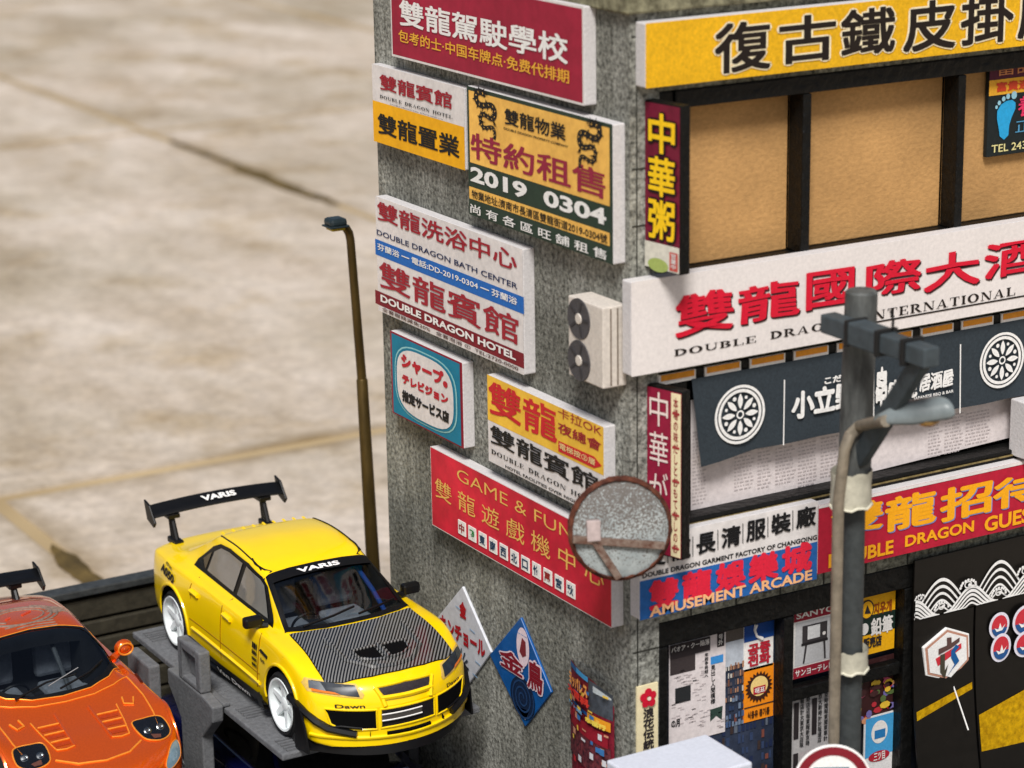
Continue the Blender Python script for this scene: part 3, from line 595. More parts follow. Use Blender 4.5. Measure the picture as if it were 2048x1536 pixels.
bowtext('ヨッパレス', (1152, 1334), (1202, 1392), OY, .05, 11); bowtext('大冒料', (1146, 1358), (1206, 1412), ink((224, 60, 50)), .06, 11); bowtext('幸福行', (1198, 1424), (1234, 1458), ink((250, 220, 90)), .06, 12); bowtext('ナイト決戦', (1150, 1392), (1190, 1424), ink((120, 190, 230)), .03, 11)

# ---- air conditioner
d = .25; P = LW(d); a0, b1 = P.px((1136, 590)); a1, b0 = P.px((1206, 779))
t = thing('air_conditioner', 'cream air conditioner unit with two round fans one above the other', 'air conditioner', LW(0).pt((a0+a1)/2, b0, 0))
ACM = mat('ac_cream', (208, 199, 188), .7, .12, 30, bump=.1); mb = MB(); mb.obox(P.o, P.u, P.v, P.n, (a0, b0, -d), (a1, b1, 0)); mb.build('case', ACM, t, bevel=.012)
S = Sheet(P, t); fd = mat('fan_grey', (74, 72, 74), .6, .2, 40)
for px in ((1158.5, 637.5), (1159, 721)):
    a, b = P.px(px); mb = MB(); mb.lathe(P.pt(a, b, 0), P.n, [(.002, .185), (.010, .182), (.008, .16), (.005, .07), (.005, 0)], 30); f_ = mb.build('fan', fd, t, smooth=True)
    mb = MB(); mb.lathe(P.pt(a, b, 0), P.n, [(.006, .05), (.015, .045), (.018, 0)], 18); mb.build('hub', ACM, f_, smooth=True)
    mb = MB()
    for k in range(5): tt = k*1.2566; c, s = math.cos(tt), math.sin(tt); mb.obox(P.pt(a, b), P.u*c+P.v*s, P.v*c-P.u*s, P.n, (.07, -.012, .009), (.16, .012, .0125))
    mb.build('fan_blade', mat('fan_dark', (56, 54, 56), .6), f_)
for z in (.09, .16): mb = MB(); mb.obox(P.o, P.u, P.v, P.n, (a1-.001, b0+.02, -z), (a1+.004, b1-.02, -z+.014)); mb.build('side_groove', mat('groove', (120, 108, 96), .8), t)

# ------------------------------------------------------------------ signs on the street front (right)
G2 = 'signs on the street front'
YW = mat('yellow_fascia_print', (228, 174, 24), .6, .16, 34, big=.1)
P = RW(.16); a0, b1 = P.px((1291, 47)); _, b0 = P.px((1293, 177)); a1 = 5.75
def longsign(label, pl, tl, bl, aR, t, face, m=0):
    a0, b1 = pl.px(tl); _, b0 = pl.px(bl); root = thing('shop_sign', label, 'sign', pl.pt((a0+aR)/2, b0, -t), G2)
    mb = MB(); mb.obox(pl.o, pl.u, pl.v, pl.n, (a0, b0, -t), (aR, b1, 0)); mb.build('board', CARD, root, bevel=.012)
    S = Sheet(pl, root); S.a0, S.a1, S.b0, S.b1 = a0, aR, b0, b1; S.fr(0, 0, 1, 1, face, .5); return S
S = longsign('long yellow sign with huge black white-edged characters above the cardboard windows', P, (1291, 47), (1293, 177), 5.75, .16, YW)
WE = ink((240, 226, 190)); KB = ink((32, 24, 20))
for chv, tl, br in (('復', (1427, 36), (1541, 149)), ('古', (1556, 23), (1670, 130)), ('鐵', (1680, 9), (1789, 115)), ('皮', (1806, -6), (1910, 106)), ('掛', (1921, -24), (2025, 92)), ('牌', (2036, -38), (2140, 78))):
    S.text(chv, tl, br, KB, .026, 3, under=((.052, WE, 2, 0, 0),), bb=True)
S = longsign('long white sign with big red characters across the building front, pole crossing it', RW(.15), (1262.5, 565), (1265.5, 753.5), 5.75, .15, mat('white_fascia', (230, 222, 217), .7, .07, 26, big=.05))
SHD = ink((60, 26, 30)); RD3 = ink((214, 22, 50))
for chv, tl, br in (('雙', (1347, 572), (1466, 676)), ('龍', (1473, 553), (1598, 650)), ('國', (1609, 530), (1708, 622)), ('際', (1730, 509), (1841, 598)), ('大', (1847, 495), (1958, 584)), ('酒', (1967, 471), (2075, 560)), ('店', (2090, 452), (2190, 545))):
    S.text(chv, tl, br, RD3, .026, 3, under=((.028, SHD, 2, .014, -.018),), wob=.02, bb=True)
S.text('DOUBLE', (1347.5, 699), (1511, 684), KB, ser=True); S.text('DRAGON', (1540, 663), (1702, 650), KB, ser=True); S.text('INTERNATIONAL', (1733, 624), (2029, 590), KB, ser=True)
S.poly([S.pl.px(p) for p in ((1741, 644), (2120, 577), (2120, 580), (1741, 647))], KB, 2, 'underline', False)
# garment and arcade sign, then the red guest house sign
Q = RW(.16); a0, b1 = Q.px((1279, 1079)); _, b0 = Q.px((1279, 1241)); aM = Q.px((1635, 1080))[0]
S = longsign('sign with black characters on white over red blurred characters on blue', Q, (1279, 1079), (1279, 1241), aM-.004, .16, OFFW); BLS = mat('blue_arcade_print', (36, 98, 168), .6, .14, 16)
bs = Q.px((1279, 1163))[1]; S.poly([(S.a0, S.b0), (S.a1, S.b0), (S.a1, bs), (S.a0, bs)], BLS, 1, 'print_field', False)
for k, chv in enumerate('雙龍長清服裝廠'):
    x = 1291+50*k; sl = -.262; y0 = 1095+sl*(x-1291)
    S.text(chv, (x, y0), (x+39, y0+41-.262*39+2), BK, .03, 3)
    if k: u = x-7; yy = 1095+sl*(u-1291); S.poly([(u, yy+2), (u+1.6, yy+2), (u+1.6, yy+42), (u, yy+42)], BK, 2, 'divider')
S.text('DOUBLE DRAGON GARMENT FACTORY OF CHANGQING', (1284, 1147), (1633, 1080), BK, .03, 2)
RD4 = ink((224, 36, 62))
for k, chv in enumerate('雙龍娛樂城'):
    x = 1296+66.5*k; y0 = 1163-.262*(x-1296); S.text(chv, (x, y0), (x+60, y0+47-.262*60+14), RD4, .045, 3)
S.text('AMUSEMENT ARCADE', (1297, 1213), (1622, 1158), ink((246, 184, 130)), .03, 4)
S = longsign('red sign with yellow blue-shadowed characters running past the pole', RW(.165), (1637, 1011), (1637, 1148), 5.75, .165, mat('red_guest_print', (182, 26, 52), .6, .12, 12))
YB = ink((246, 170, 22)); SH2 = ink((120, 140, 200))
for chv, tl, br in (('雙', (1660, 993), (1764, 1078)), ('龍', (1769, 974), (1870, 1066)), ('招', (1879, 955), (1982, 1046)), ('待', (1985, 936), (2092, 1022)), ('所', (2100, 915), (2200, 1005))):
    S.text(chv, tl, br, YB, .03, 3, under=((.032, SH2, 2, .014, -.012),), bb=True)
S.text('DOUBLE', (1656, 1108), (1785, 1106), YB, .03, 3); S.text('DRAGON', (1809, 1071), (1946, 1062), YB, .03, 3); S.text('GUESTHOUSE', (1968, 1034), (2200, 1010), YB, .03, 3)
mb = MB(); S.fr(0, .955, 1, 1, OFFW, 1.5)
# blade signs, turned away from the wall
def blade(label, tl, br, ang, foot, t=.1, m=None):
    u = Vector((math.sin(math.radians(ang)), -math.cos(math.radians(ang)), 0)); n = Vector((-u.y, u.x, 0)); n = -n if n.x > 0 else n
    a = RW(0).px(foot)[0]; pl = Pl(Vector((XC0+a, YC0-.01, 0)), u, n)
    a0, b1 = pl.px(tl); a1, b0 = pl.px(br); root = thing('blade_sign', label, 'sign', pl.pt((a0+a1)/2, b0, -t/2), 'blade signs by the corner pier')
    mb = MB(); mb.obox(pl.o, pl.u, pl.v, pl.n, (a0, b0, -t), (a1, b1, 0)); mb.build('board', BLACK, root, bevel=.012)
    S = Sheet(pl, root); S.a0, S.a1, S.b0, S.b1 = a0, a1, b0, b1; return S
S = blade('black edged blade sign with big yellow characters on maroon beside the cardboard window', (1289.5, 199), (1361, 552), 8.3, (1289.5, 300), .11)
S.fr(.02, .01, .98, .99, mat('blade_maroon', (112, 22, 48), .5, .2, 6)); S.fr(.02, .01, .98, .165, mat('blade_pale', (214, 210, 196), .6, .12, 18), 2); S.disc((1318, 530), .13, .06, ink((160, 176, 96)), 3)
for k, chv in enumerate('中華粥'):
    v = 1-.05-.255*k; S.text(chv, (.13, v-.01), (.88, v-.25), ink((248, 200, 24)), .028, 4, under=((.075, ink((20, 14, 16)), 3, .004, -.004),), frac=True)
S.fr(.72, .02, .95, .13, ink((196, 70, 60)), 3); S.text('営\n業\n中', (.76, .125), (.92, .03), OFFW, .02, 4, frac=True)
S = blade('tall maroon blade sign with thin white characters and a cream strip behind the round mirror', (1293.5, 768), (1364, 1122), 16.9, (1293.5, 900), .11)
S.fr(.02, .01, .98, .99, mat('blade_crimson', (140, 22, 54), .5, .2, 6)); S.fr(.7, .015, .97, .985, mat('cream_paper', (232, 218, 176), .8, .06, 20), 2)
for k, chv in enumerate('中華がゆ'):
    v = 1-.03-.235*k; S.text(chv, (.1, v), (.62, v-.2), ink((232, 214, 206)), .0, 3, frac=True)
S.text('\n'.join('本場の味だしとおもてなしのお'), (.77, .96), (.9, .04), ink((150, 50, 50)), .02, 3, frac=True)
for k in range(5): S.fr(.74, .06+.2*k, .94, .075+.2*k, ink((170, 60, 60)), 3)
# footprint sign hanging in the third cardboard window
P = RW(-.13); a0, b1 = P.px((1981, 116)); _, b0 = P.px((1974, 315)); a0 = P.px((1977, 200))[0]
root = thing('massage_sign', 'dark sign with a blue footprint hung in the cardboard window at the right edge', 'sign', P.pt(a0+.5, b0, -.05)); S = Sheet(P, root); S.a0, S.a1, S.b0, S.b1 = a0, a0+1.05, b0, b1
mb = MB(); mb.obox(P.o, P.u, P.v, P.n, (a0, b0, -.05), (a0+1.05, b1, 0)); mb.build('board', mat('dark_board', (26, 34, 36), .5), root, bevel=.006)
S.fr(.0, .78, 1, 1, mat('plum_print', (84, 26, 52), .6)); S.fr(0, .62, 1, .775, mat('amber_print', (240, 176, 50), .6))
S.text('富記', (.09, .97), (.52, .81), ink((214, 140, 90)), .0, 2, frac=True); S.text('富貴迎賓', (.08, .75), (.6, .65), ink((210, 70, 40)), .04, 2, frac=True)
FT = ink((40, 160, 214)); fpt = lambda u, v: (S.a0+1.05*u, S.b0+(S.b1-S.b0)*v)
S.poly([fpt(*p) for p in ((.14, .2), (.19, .16), (.24, .2), (.245, .3), (.27, .38), (.31, .46), (.31, .52), (.27, .555), (.2, .55), (.14, .52), (.1, .46), (.1, .38), (.12, .3))], FT, 2, 'footprint', False)
for u, v, r in ((.09, .5, .016), (.12, .54, .02), (.17, .575, .022), (.22, .595, .024), (.29, .6, .034)): S.disc(Vector(fpt(u, v)), r, r*1.1, ink((150, 200, 216)), 2, 'footprint', 12)
S.text('養生', (.34, .58), (.75, .37), ink((220, 50, 96)), .02, 2, frac=True); S.text('正宗', (.32, .34), (.75, .21), ink((80, 150, 190)), .0, 2, frac=True); S.text('TEL 2434 8899', (.05, .12), (.8, .04), ink((224, 214, 150)), .01, 2, frac=True)

# dark shop curtain with round flower crests
NR = mat('slate_cloth', (50, 58, 64), .85, .16, 40, bump=.1); P = RW(.05)
root = thing('shop_curtain', 'dark slate shop curtain with white round flower crests under the white sign', 'curtain', P.pt(2.5, P.px((1404, 935))[1])); S = Sheet(P, root)
tp = [(1385, 759), (1400, 756), (1480, 738), (1600, 713), (2120, 616)]; bt_ = [(1404, 935), (1416, 931), (1482, 911), (1570, 888), (1700, 856)]
q = [P.px(p) for p in tp]; q[4] = (5.6, q[0][1]); w = [P.px(p) for p in bt_]; zb = w[3][1]; bl = w[0]; mb = MB(); n = 40; V = []
for i in range(n+1):
    t = i/n; at_ = q[0][0]+(5.6-q[0][0])*t; ab = bl[0]+(5.6-bl[0])*t; zb_l = bl[1]+(zb-bl[1])*min(1, t*8); wv = .012*math.sin(t*40)
    for j in range(6): s_ = j/5; V.append(P.pt(at_+(ab-at_)*s_, q[0][1]+(zb_l-q[0][1])*s_, -.014+wv*s_))
mb.add(V, [(i*6+j, i*6+j+1, (i+1)*6+j+1, (i+1)*6+j) for i in range(n) for j in range(5)]); mb.build('cloth', NR, root, smooth=True)
for x1, y1, x2, y2 in ((1568, 759, 1566, 890), (1747, 722, 1746, 862), (1920, 688, 1919, 826)): S.poly([(x1-1.2, y1), (x1+1.2, y1), (x2+1.2, y2), (x2-1.2, y2)], WHT, 2, 'seam_line')
def crest(c):
    a, b = P.px(c); R = .275
    S.disc(c, R, R, WHT, 2, 'crest', 36, ring=.026); S.disc(c, R*.86, R*.86, WHT, 2, 'crest', 36, ring=.03)
    S.disc(c, R*.15, R*.15, WHT, 3, 'crest', 16, ring=.016)
    for k in range(8):
        t = math.pi/4*k; c_, s_ = math.cos(t), math.sin(t); pts = []
        for i in range(14):
            u = i/13; e = .085*R*2.1*math.sin(math.pi*min(1, u*1.02))**.8 if u < 1 else 0; rr = R*(.2+.52*u); pts.append((rr, e*.55))
        full = [(r, e) for r, e in pts]+[(r, -e) for r, e in reversed(pts[1:-1])]
        S.poly([(a+r*c_-e*s_, b+r*s_+e*c_) for r, e in full], WHT, 3, 'crest', False)
        t += math.pi/8
        if k % 2 == 0: S.disc(Vector((a+R*.6*math.cos(t), b+R*.6*math.sin(t))), R*.075, R*.075, WHT, 3, 'crest', 10)
        else: S.disc(Vector((a+R*.6*math.cos(t), b+R*.6*math.sin(t))), R*.06, R*.06, WHT, 3, 'crest', 8)
crest((1479, 828.5)); crest((2003, 720))
S.text('小立野', (1583, 758), (1712, 840), WHT, .045, 2, wob=.02, bb=True); S.text('こだわりの', (1648, 738), (1735, 769), WHT, .04, 2, bb=True); S.text('串', (1752, 735), (1772, 812), WHT, .04, 2)
S.text('串焼', (1776, 748), (1832, 806), WHT, .04, 2, wob=.03, bb=True); S.text('居酒屋', (1838, 736), (1905, 785), WHT, .035, 2, wob=.03, bb=True); S.text('JAPANESE BBQ & BAR', (1826, 794), (1906, 786), WHT, .02, 2)
for k in range(3): S.disc((1757+k*3.5, 783-k*15), .045, .045, WHT, 3, 'emblem', 12)
# pale light box at the far right
S = longsign('pale box sign with plain side at the right edge below the curtain', RW(.32), (2066, 812), (2066, 924), 5.7, .32, OFFW)

# glossy black hanging boards with waves, right of the storefront
GL = mat('glossy_black_card', (12, 10, 8), .38, .3, 8, coat=.05, spec=.3); P = RW(.06)
a0, b1 = P.px((1830, 1122)); _, b0 = P.px((1830, 1240)); root = thing('wave_valance', 'glossy black valance printed with white curling waves, right of the shop window', 'curtain', P.pt(a0+.8, b0)); S = Sheet(P, root)
mb = MB(); mb.obox(P.o, P.u, P.v, P.n, (a0, b0, -.025), (5.6, b1, 0)); mb.build('cloth', GL, root, bevel=.004)
H = b1-b0
def waves(px_c, hw, h, layer):
    cx = P.px(px_c)[0]; cl = lambda x: max(a0+.003, x); n = 30
    arc = lambda k: [(cl(cx+x*hw*(1-.17*k)), b0+.012+h*(1-.2*k)*(math.cos(x*math.pi)+1)/2*1.0) for x in [-1+2*i/n for i in range(n+1)]]
    mb = MB(); A = arc(0)
    for i in range(n): mb.quad(*[P.pt(p[0], p[1], .004*layer) for p in ((A[i][0], b0+.004), (A[i+1][0], b0+.004), A[i+1], A[i])])
    mb.build('wave_ground', GL, root)
    for k in range(5):
        mb = MB(); A = arc(k)
        for i in range(n):
            if A[i+1][0] > A[i][0]+1e-5: mb.quad(*[P.pt(p[0], p[1], .004*layer+.003+.0004*k) for p in ((A[i][0], max(b0+.004, A[i][1]-.034*(1-.1*k))), (A[i+1][0], max(b0+.004, A[i+1][1]-.034*(1-.1*k))), A[i+1], A[i])])
        mb.build('wave_print', WHT, root)
def foam(cx, cb, R):
    for k in range(9): t = math.pi*k/8; S.disc(Vector((cx+R*math.cos(t), cb+R*.7*math.sin(t))), R*.17, R*.17, WHT, 8+k % 2, 'wave_print', 9)
    S.disc(Vector((cx, cb+R*.2)), R*.5, R*.4, WHT, 8, 'wave_print', 14, ring=R*.14); S.disc(Vector((cx+R*.15, cb+R*.15)), R*.2, R*.2, WHT, 9, 'wave_print', 10)
for pc, hw, h, ly in (((1881, 1180), .46, .36, 2), ((1997, 1150), .46, .40, 2), ((2110, 1120), .46, .40, 2), ((1940, 1185), .34, .22, 5), ((1828, 1210), .3, .2, 5), ((2056, 1160), .34, .22, 5)): waves(pc, hw, h, ly)
for pc, R in (((1879, 1214), .085), ((1932, 1171), .095), ((1993, 1186), .09), ((2046, 1143), .095), ((1836, 1196), .06)):
    fx, fy = P.px(pc); foam(fx, max(b0+.03, fy), R)
GREF = mat('gold_reflection_paint', (236, 180, 20), .3, .35, 18, metal=.7)  # gold reflection of the curved boards, painted on as metallic patches
def strip(label, pa, pb, flare, gold):
    P = RW(.03); a0 = P.px(pa)[0]; a1 = P.px(pb)[0]; zt_ = b0-.012; root = thing('hanging_board', label, 'curtain', P.pt((a0+a1)/2, zt_), 'hanging boards below the wave valance')
    fl = lambda t: .02+flare*t*t
    mb = MB(); n = 12; V = []
    for i in range(n+1):
        t = i/n; V += [P.pt(a0, zt_-2.2*t, fl(t)), P.pt(a1, zt_-2.2*t, fl(t)+.02), P.pt(a1, zt_-2.2*t, fl(t)-.02+.02), P.pt(a0, zt_-2.2*t, fl(t)-.02)]
    mb.add(V, [(i*4+j, i*4+(j+1) % 4, i*4+4+(j+1) % 4, i*4+4+j) for i in range(n) for j in range(4)]+[(0, 1, 2, 3)]); mb.build('cloth', GL, root)
    S = Sheet(P, root); S.fl = fl; S.zt = zt_; S.a0, S.a1 = a0, a1
    if gold:
        PG_ = RW(.15); t0, t1, t2, t3 = [(zt_-PG_.px(g)[1])/2.2 for g in gold]; mb = MB(); n = 8; V = []
        for i in range(n+1):
            u = i/n; A = a0+(a1-a0)*(.03+.94*u)
            for j in range(7): t = (t0+(t1-t0)*u)+((t2-t0)+(t3-t1-t2+t0)*u)*j/6; V.append(P.pt(A, zt_-2.2*t, fl(t)+.006+.02*(A-a0)/(a1-a0)))
        mb.add(V, [(i*7+j, i*7+j+1, i*7+8+j, i*7+7+j) for i in range(n) for j in range(6)]); mb.build('painted_gold_reflection', GREF, root)
    return S
S = strip('glossy black hanging board carrying a white hexagon badge', (1824, 1260), (1941, 1240), .3, [(1825, 1431), (1899, 1380), (1829, 1447), (1907, 1391)])
hx = [(1893.8, 1255.4), (1938.5, 1267.6), (1939.8, 1320.4), (1901.9, 1362.4), (1851.8, 1351.6), (1846.4, 1296)]
P6 = RW(.085); q = [P6.px(p) for p in hx]; c = (sum(p[0] for p in q)/6, sum(p[1] for p in q)/6); S6 = Sheet(P6, S.root)
mb = MB(); mb.prism([P6.pt(a, b, -.03) for a, b in q], P6.n*.03); mb.build('badge', WHT, S.root, bevel=.006)
sc = lambda k: [(c[0]+(a-c[0])*k, c[1]+(b-c[1])*k) for a, b in q]
S6.poly(sc(.93), ink((190, 140, 118)), 1, 'badge_ring', False); S6.poly(sc(.84), WHT, 2, 'badge_face', False)
hp = lambda u, v: (c[0]+u*.26, c[1]+v*.3)
for pts, col in (([(-.5, .3), (-.1, .35), (-.12, .62), (.1, .6), (.12, .4), (.5, .52), (.5, .38), (.1, .22), (-.5, .1)], (92, 66, 62)), ([(-.62, -.02), (.6, .3), (.62, .12), (-.5, -.3)], (206, 50, 62)), ([(-.42, .08), (-.2, .1), (-.18, -.5), (-.02, -.3), (-.16, -.78), (-.4, -.5)], (70, 66, 52)), ([(.1, .12), (.34, .3), (.5, .2), (.3, .05), (.52, -.3), (.2, -.52), (-.1, -.8), (.3, -.38), (.12, -.12)], (22, 90, 150))):
    S6.poly([hp(*p) for p in pts], ink(col), 3+len(pts) % 4, 'brush_stroke', False)
mb = MB(); P7 = RW(.06); mb.tube([P7.pt(*P7.px((1902, 1364)), .02), P7.pt(P7.px((1906, 1380))[0]+.04, b0-1.2, .2)], .008, 6); mb.build('white_edge', WHT, S.root)
S = strip('glossy black hanging board with painted gold reflection near its foot and round coloured figures', (1948, 1240), (2044, 1215), .3, [(1960, 1431), (2034, 1385), (1971, 1496), (2048, 1477)])
P8 = RW(.075); S8 = Sheet(P8, S.root)
def blob(cx, cy, ru, rv, k):
    a, b = P8.px((cx, cy)); S8.disc((cx, cy), ru+.03, rv+.03, ink((226, 222, 232)), 1+4*k, 'round_figure'); S8.disc((cx, cy), ru, rv, ink((200, 50, 62)), 2+4*k, 'round_figure')
    S8.disc((cx, cy), ru, rv, ink((36, 84, 140)), 3+4*k, 'round_figure', a0=190, a1=345); S8.poly([(a-ru*.7, b-rv*.1), (a-ru*.2, b-rv*.3), (a, b+rv*.3), (a+ru*.25, b-rv*.25), (a+ru*.7, b+rv*.1), (a+ru*.3, b-rv*.45), (a-ru*.4, b-rv*.5)], WHT, 4+4*k, 'round_figure', False)
blob(1998, 1251, .1, .11, 0); blob(1999, 1294, .1, .12, 1); blob(2045, 1238, .13, .13, 2); blob(2044, 1284, .12, .11, 3)
S = strip('glossy black hanging board cut by the right picture edge', (2052, 1215), (2160, 1190), .26, None)
# ------------------------------------------------------------------ utility pole with its street light
PY = 16.3; pp = lambda u, v, y=PY: at((u, v), 1, y)
top = pp(1723, 580); mid = pp(1708, 960); low = pp(1698, 1500); dirn = (low-mid).normalized(); foot = low+dirn*(low.z/-dirn.z)
t = thing('utility_pole', 'grey utility pole with a crossarm, brace and curved street light, bound with pale tape', 'pole', foot)
PG = mat('pole_grey', (86, 88, 86), .7, .42, 10, bump=.25, sc3=(1, 1, .25)); PG2 = mat('pole_dark', (62, 66, 66), .6, .2, 12, bump=.15); PIPE = mat('lamp_pipe', (142, 132, 116), .45, .25, 8, metal=.4)
mb = MB(); mb.tube([foot, mid+Vector((0, 0, .1))], .102, 20); mb.build('post', PG2, t, smooth=True)
mb = MB(); mb.tube([mid, mid*.5+top*.5, top-Vector((0, 0, .02)), top], [.142, .14, .138, .12], 20); mb.build('upper_post', PG, t, smooth=True)
xa_ = top.x-.14-.085; l = at((1640, 636), 0, xa_-.08); r_ = at((1848, 730), 0, xa_-.08); zc_ = (l.z+r_.z)/2
ARM = mat('crossarm_grey', (66, 74, 78), .6, .18, 9, bump=.1)
mb = MB(); mb.box((xa_-.08, r_.y, zc_-.082), (xa_+.08, l.y, zc_+.082)); arm = mb.build('crossarm', ARM, t, bevel=.015)
yb = (at((1697, 640), 0, xa_-.08).y, at((1757, 660), 0, xa_-.08).y, at((1808, 690), 0, xa_-.08).y)
mb = MB(); mb.box((xa_-.1, yb[1], zc_-.1), (xa_+.1, yb[0], zc_+.1)); mb.build('clamp', ARM, t, bevel=.02)
WB = mat('black_band', (30, 30, 30), .6)
for y in yb:
    mb = MB(); mb.box((xa_-.112, y-.022, zc_-.112), (xa_+.112, y+.022, zc_+.112)); mb.build('band', WB, t, bevel=.01)
e0 = Vector((xa_+.02, r_.y+.18, zc_-.1)); e1 = Vector((top.x-.05, PY-.1, pp(1750, 900).z)); ax = (e1-e0); L_ = ax.length; ax.normalize(); sd_ = Vector((1, 0, 0)); nn = ax.cross(sd_)
mb = MB(); mb.obox(e0, ax, sd_, nn, (-.06, -.05, -.08), (L_+.02, .05, .08)); mb.build('brace', ARM, t, bevel=.015)
mb = MB(); mb.tube([Vector((xa_+.05, yb[1]-.02, zc_+.1)), Vector((xa_+.02, yb[1]-.06, zc_+.2)), Vector((xa_, yb[1]-.05, zc_+.28))], .012, 8); mb.build('wire_stub', WB, t)
yp = PY-.13; P_ = lambda u, v: at((u, v), 1, yp)
path = [P_(1667, 1500), P_(1672, 1250), P_(1677, 1000), P_(1684, 945), P_(1689, 900), P_(1700, 870), P_(1719, 852), at((1745, 845), 1, yp-.3), at((1772, 842), 1, yp-.56)]
path = [path[0]+(path[0]-path[1]).normalized()*(path[0].z/((path[1]-path[0]).normalized().z))]+path
mb = MB(); mb.tube(path, [.05, .05, .05, .05, .05, .05, .052, .052, .05, .05], 14); mb.build('lamp_arm', PIPE, t, smooth=True)
h0, h1 = at((1757, 845), 1, yp-.48), at((1900, 822), 1, yp-.85); LHM = mat('lamp_shell', (116, 124, 125), .35, .12, 7); mb = MB(); V = []; n = 14; sg = 16; ax = (h1-h0)
for i in range(n+1):
    u = i/n; w = (.42+.58*min(1, u*2.6))*(1-max(0, (u-.86)/.14)**2.2*.75); c = h0+ax*u
    for k in range(sg):
        a = 2*math.pi*k/sg; z = math.sin(a); V.append(c+Vector((0, .15*w*math.cos(a), (.13*w*z if z > 0 else .06*w*z)+.01)))
mb.add(V, [(i*sg+k, i*sg+(k+1) % sg, (i+1)*sg+(k+1) % sg, (i+1)*sg+k) for i in range(n) for k in range(sg)]+[tuple(range(sg)), tuple(range(n*sg, n*sg+sg))]); hd = mb.build('lamp_head', LHM, t, smooth=True)
mb = MB(); mb.lathe(h0+ax*.68+Vector((0, 0, -.03)), (0, 0, -1), [(0, .11), (.03, .1), (.055, .06), (.065, 0)], 18); mb.build('lens', mat('amber_lens', (150, 118, 70), .25, .1), hd, smooth=True)
TAPE = mat('pale_tape', (186, 182, 164), .6, .16, 10, bump=.3)
for va, vb, rr in ((935, 1006, .155), (1292, 1335, .125)):
    a, b = pp(1703, va), pp(1703, vb); c = Vector((a.x-.035, PY-.045, 0)); mb = MB()
    ring = lambda z, k: [Vector((c.x+(rr+.03)*k*math.cos(2*math.pi*i/24), c.y+rr*k*math.sin(2*math.pi*i/24)+.0, z+.012*math.sin(i*1.9))) for i in range(24)]
    rs = [ring(b.z, 1), ring(b.z*.7+a.z*.3, 1.02), ring(b.z*.4+a.z*.6, .99), ring(a.z, 1.03)]
    mb.add([p for q_ in rs for p in q_], [(i*24+k, i*24+(k+1) % 24, i*24+24+(k+1) % 24, i*24+24+k) for i in range(3) for k in range(24)]); mb.build('tape_wrap', TAPE, t, smooth=True)
    mb = MB(); mb.tube(ring(b.z+.01, 1.04)+[ring(b.z+.01, 1.04)[0]], .012, 6); mb.build('tape_edge', mat('tape_edge', (214, 210, 190), .5), t, smooth=True)
# ------------------------------------------------------------------ round mirror seen from its galvanised side
mc = at((1240, 1057), 1, 17.25); t = thing('traffic_mirror', 'round galvanised street mirror with rusty rim and bar bracket at the building corner', 'mirror', mc)
GAL = mat('galvanised', (178, 184, 182), .6, .2, 5, rgb2=(142, 150, 150)); RUST = mat('rust', (108, 62, 44), .9, .5, 12, rgb2=(58, 28, 20), bump=.5)
def galv():
    m = GAL; n = m.node_tree; L = n.links.new; b = n.nodes['Principled BSDF']; old = b.inputs['Base Color'].links[0].from_socket
    tc = n.nodes.new('ShaderNodeTexCoord'); sp = n.nodes.new('ShaderNodeSeparateXYZ'); L(tc.outputs['Object'], sp.inputs[0])
    nz = n.nodes.new('ShaderNodeTexNoise'); nz.inputs['Scale'].default_value = 62; nz.inputs['Detail'].default_value = 6; L(tc.outputs['Object'], nz.inputs['Vector'])
    ma = n.nodes.new('ShaderNodeMath'); ma.operation = 'MULTIPLY_ADD'; L(sp.outputs[2], ma.inputs[0]); ma.inputs[1].default_value = .34; L(nz.outputs[0], ma.inputs[2])
    rp = n.nodes.new('ShaderNodeValToRGB'); rp.color_ramp.elements[0].position = .45; rp.color_ramp.elements[1].position = .57; L(ma.outputs[0], rp.inputs[0])
    mx = n.nodes.new('ShaderNodeMix'); mx.data_type = 'RGBA'; L(rp.outputs[0], mx.inputs[0]); L(old, mx.inputs[6]); mx.inputs[7].default_value = lin((104, 98, 93)); L(mx.outputs[2], b.inputs['Base Color'])
galv()
nrm = Vector((-.36, -.92, .14)).normalized(); side = Vector((0, 0, 1)).cross(nrm).normalized(); up = nrm.cross(side); R = .452
mb = MB(); mb.lathe(mc, nrm, [(-.10, .12), (-.08, R*.8), (-.02, R*.97), (.0, R*.97), (.03, R*.8), (.045, R*.4), (.05, 0)], 48); mb.build('disc', GAL, t, smooth=True)
mb = MB(); mb.lathe(mc, nrm, [(-.035, R*.95), (-.03, R*1.0), (.0, R*1.01), (.014, R*.99), (.034, R*.945), (.030, R*.925)], 64)
for i, v in enumerate(mb.v): d = v-mc; mb.v[i] = mc+d*(1+.02*math.sin(i*2.3)*random.random())
mb.build('rim', RUST, t, smooth=True)
mp = lambda u, v, c=.06: mc+side*u*R+up*v*R+nrm*c
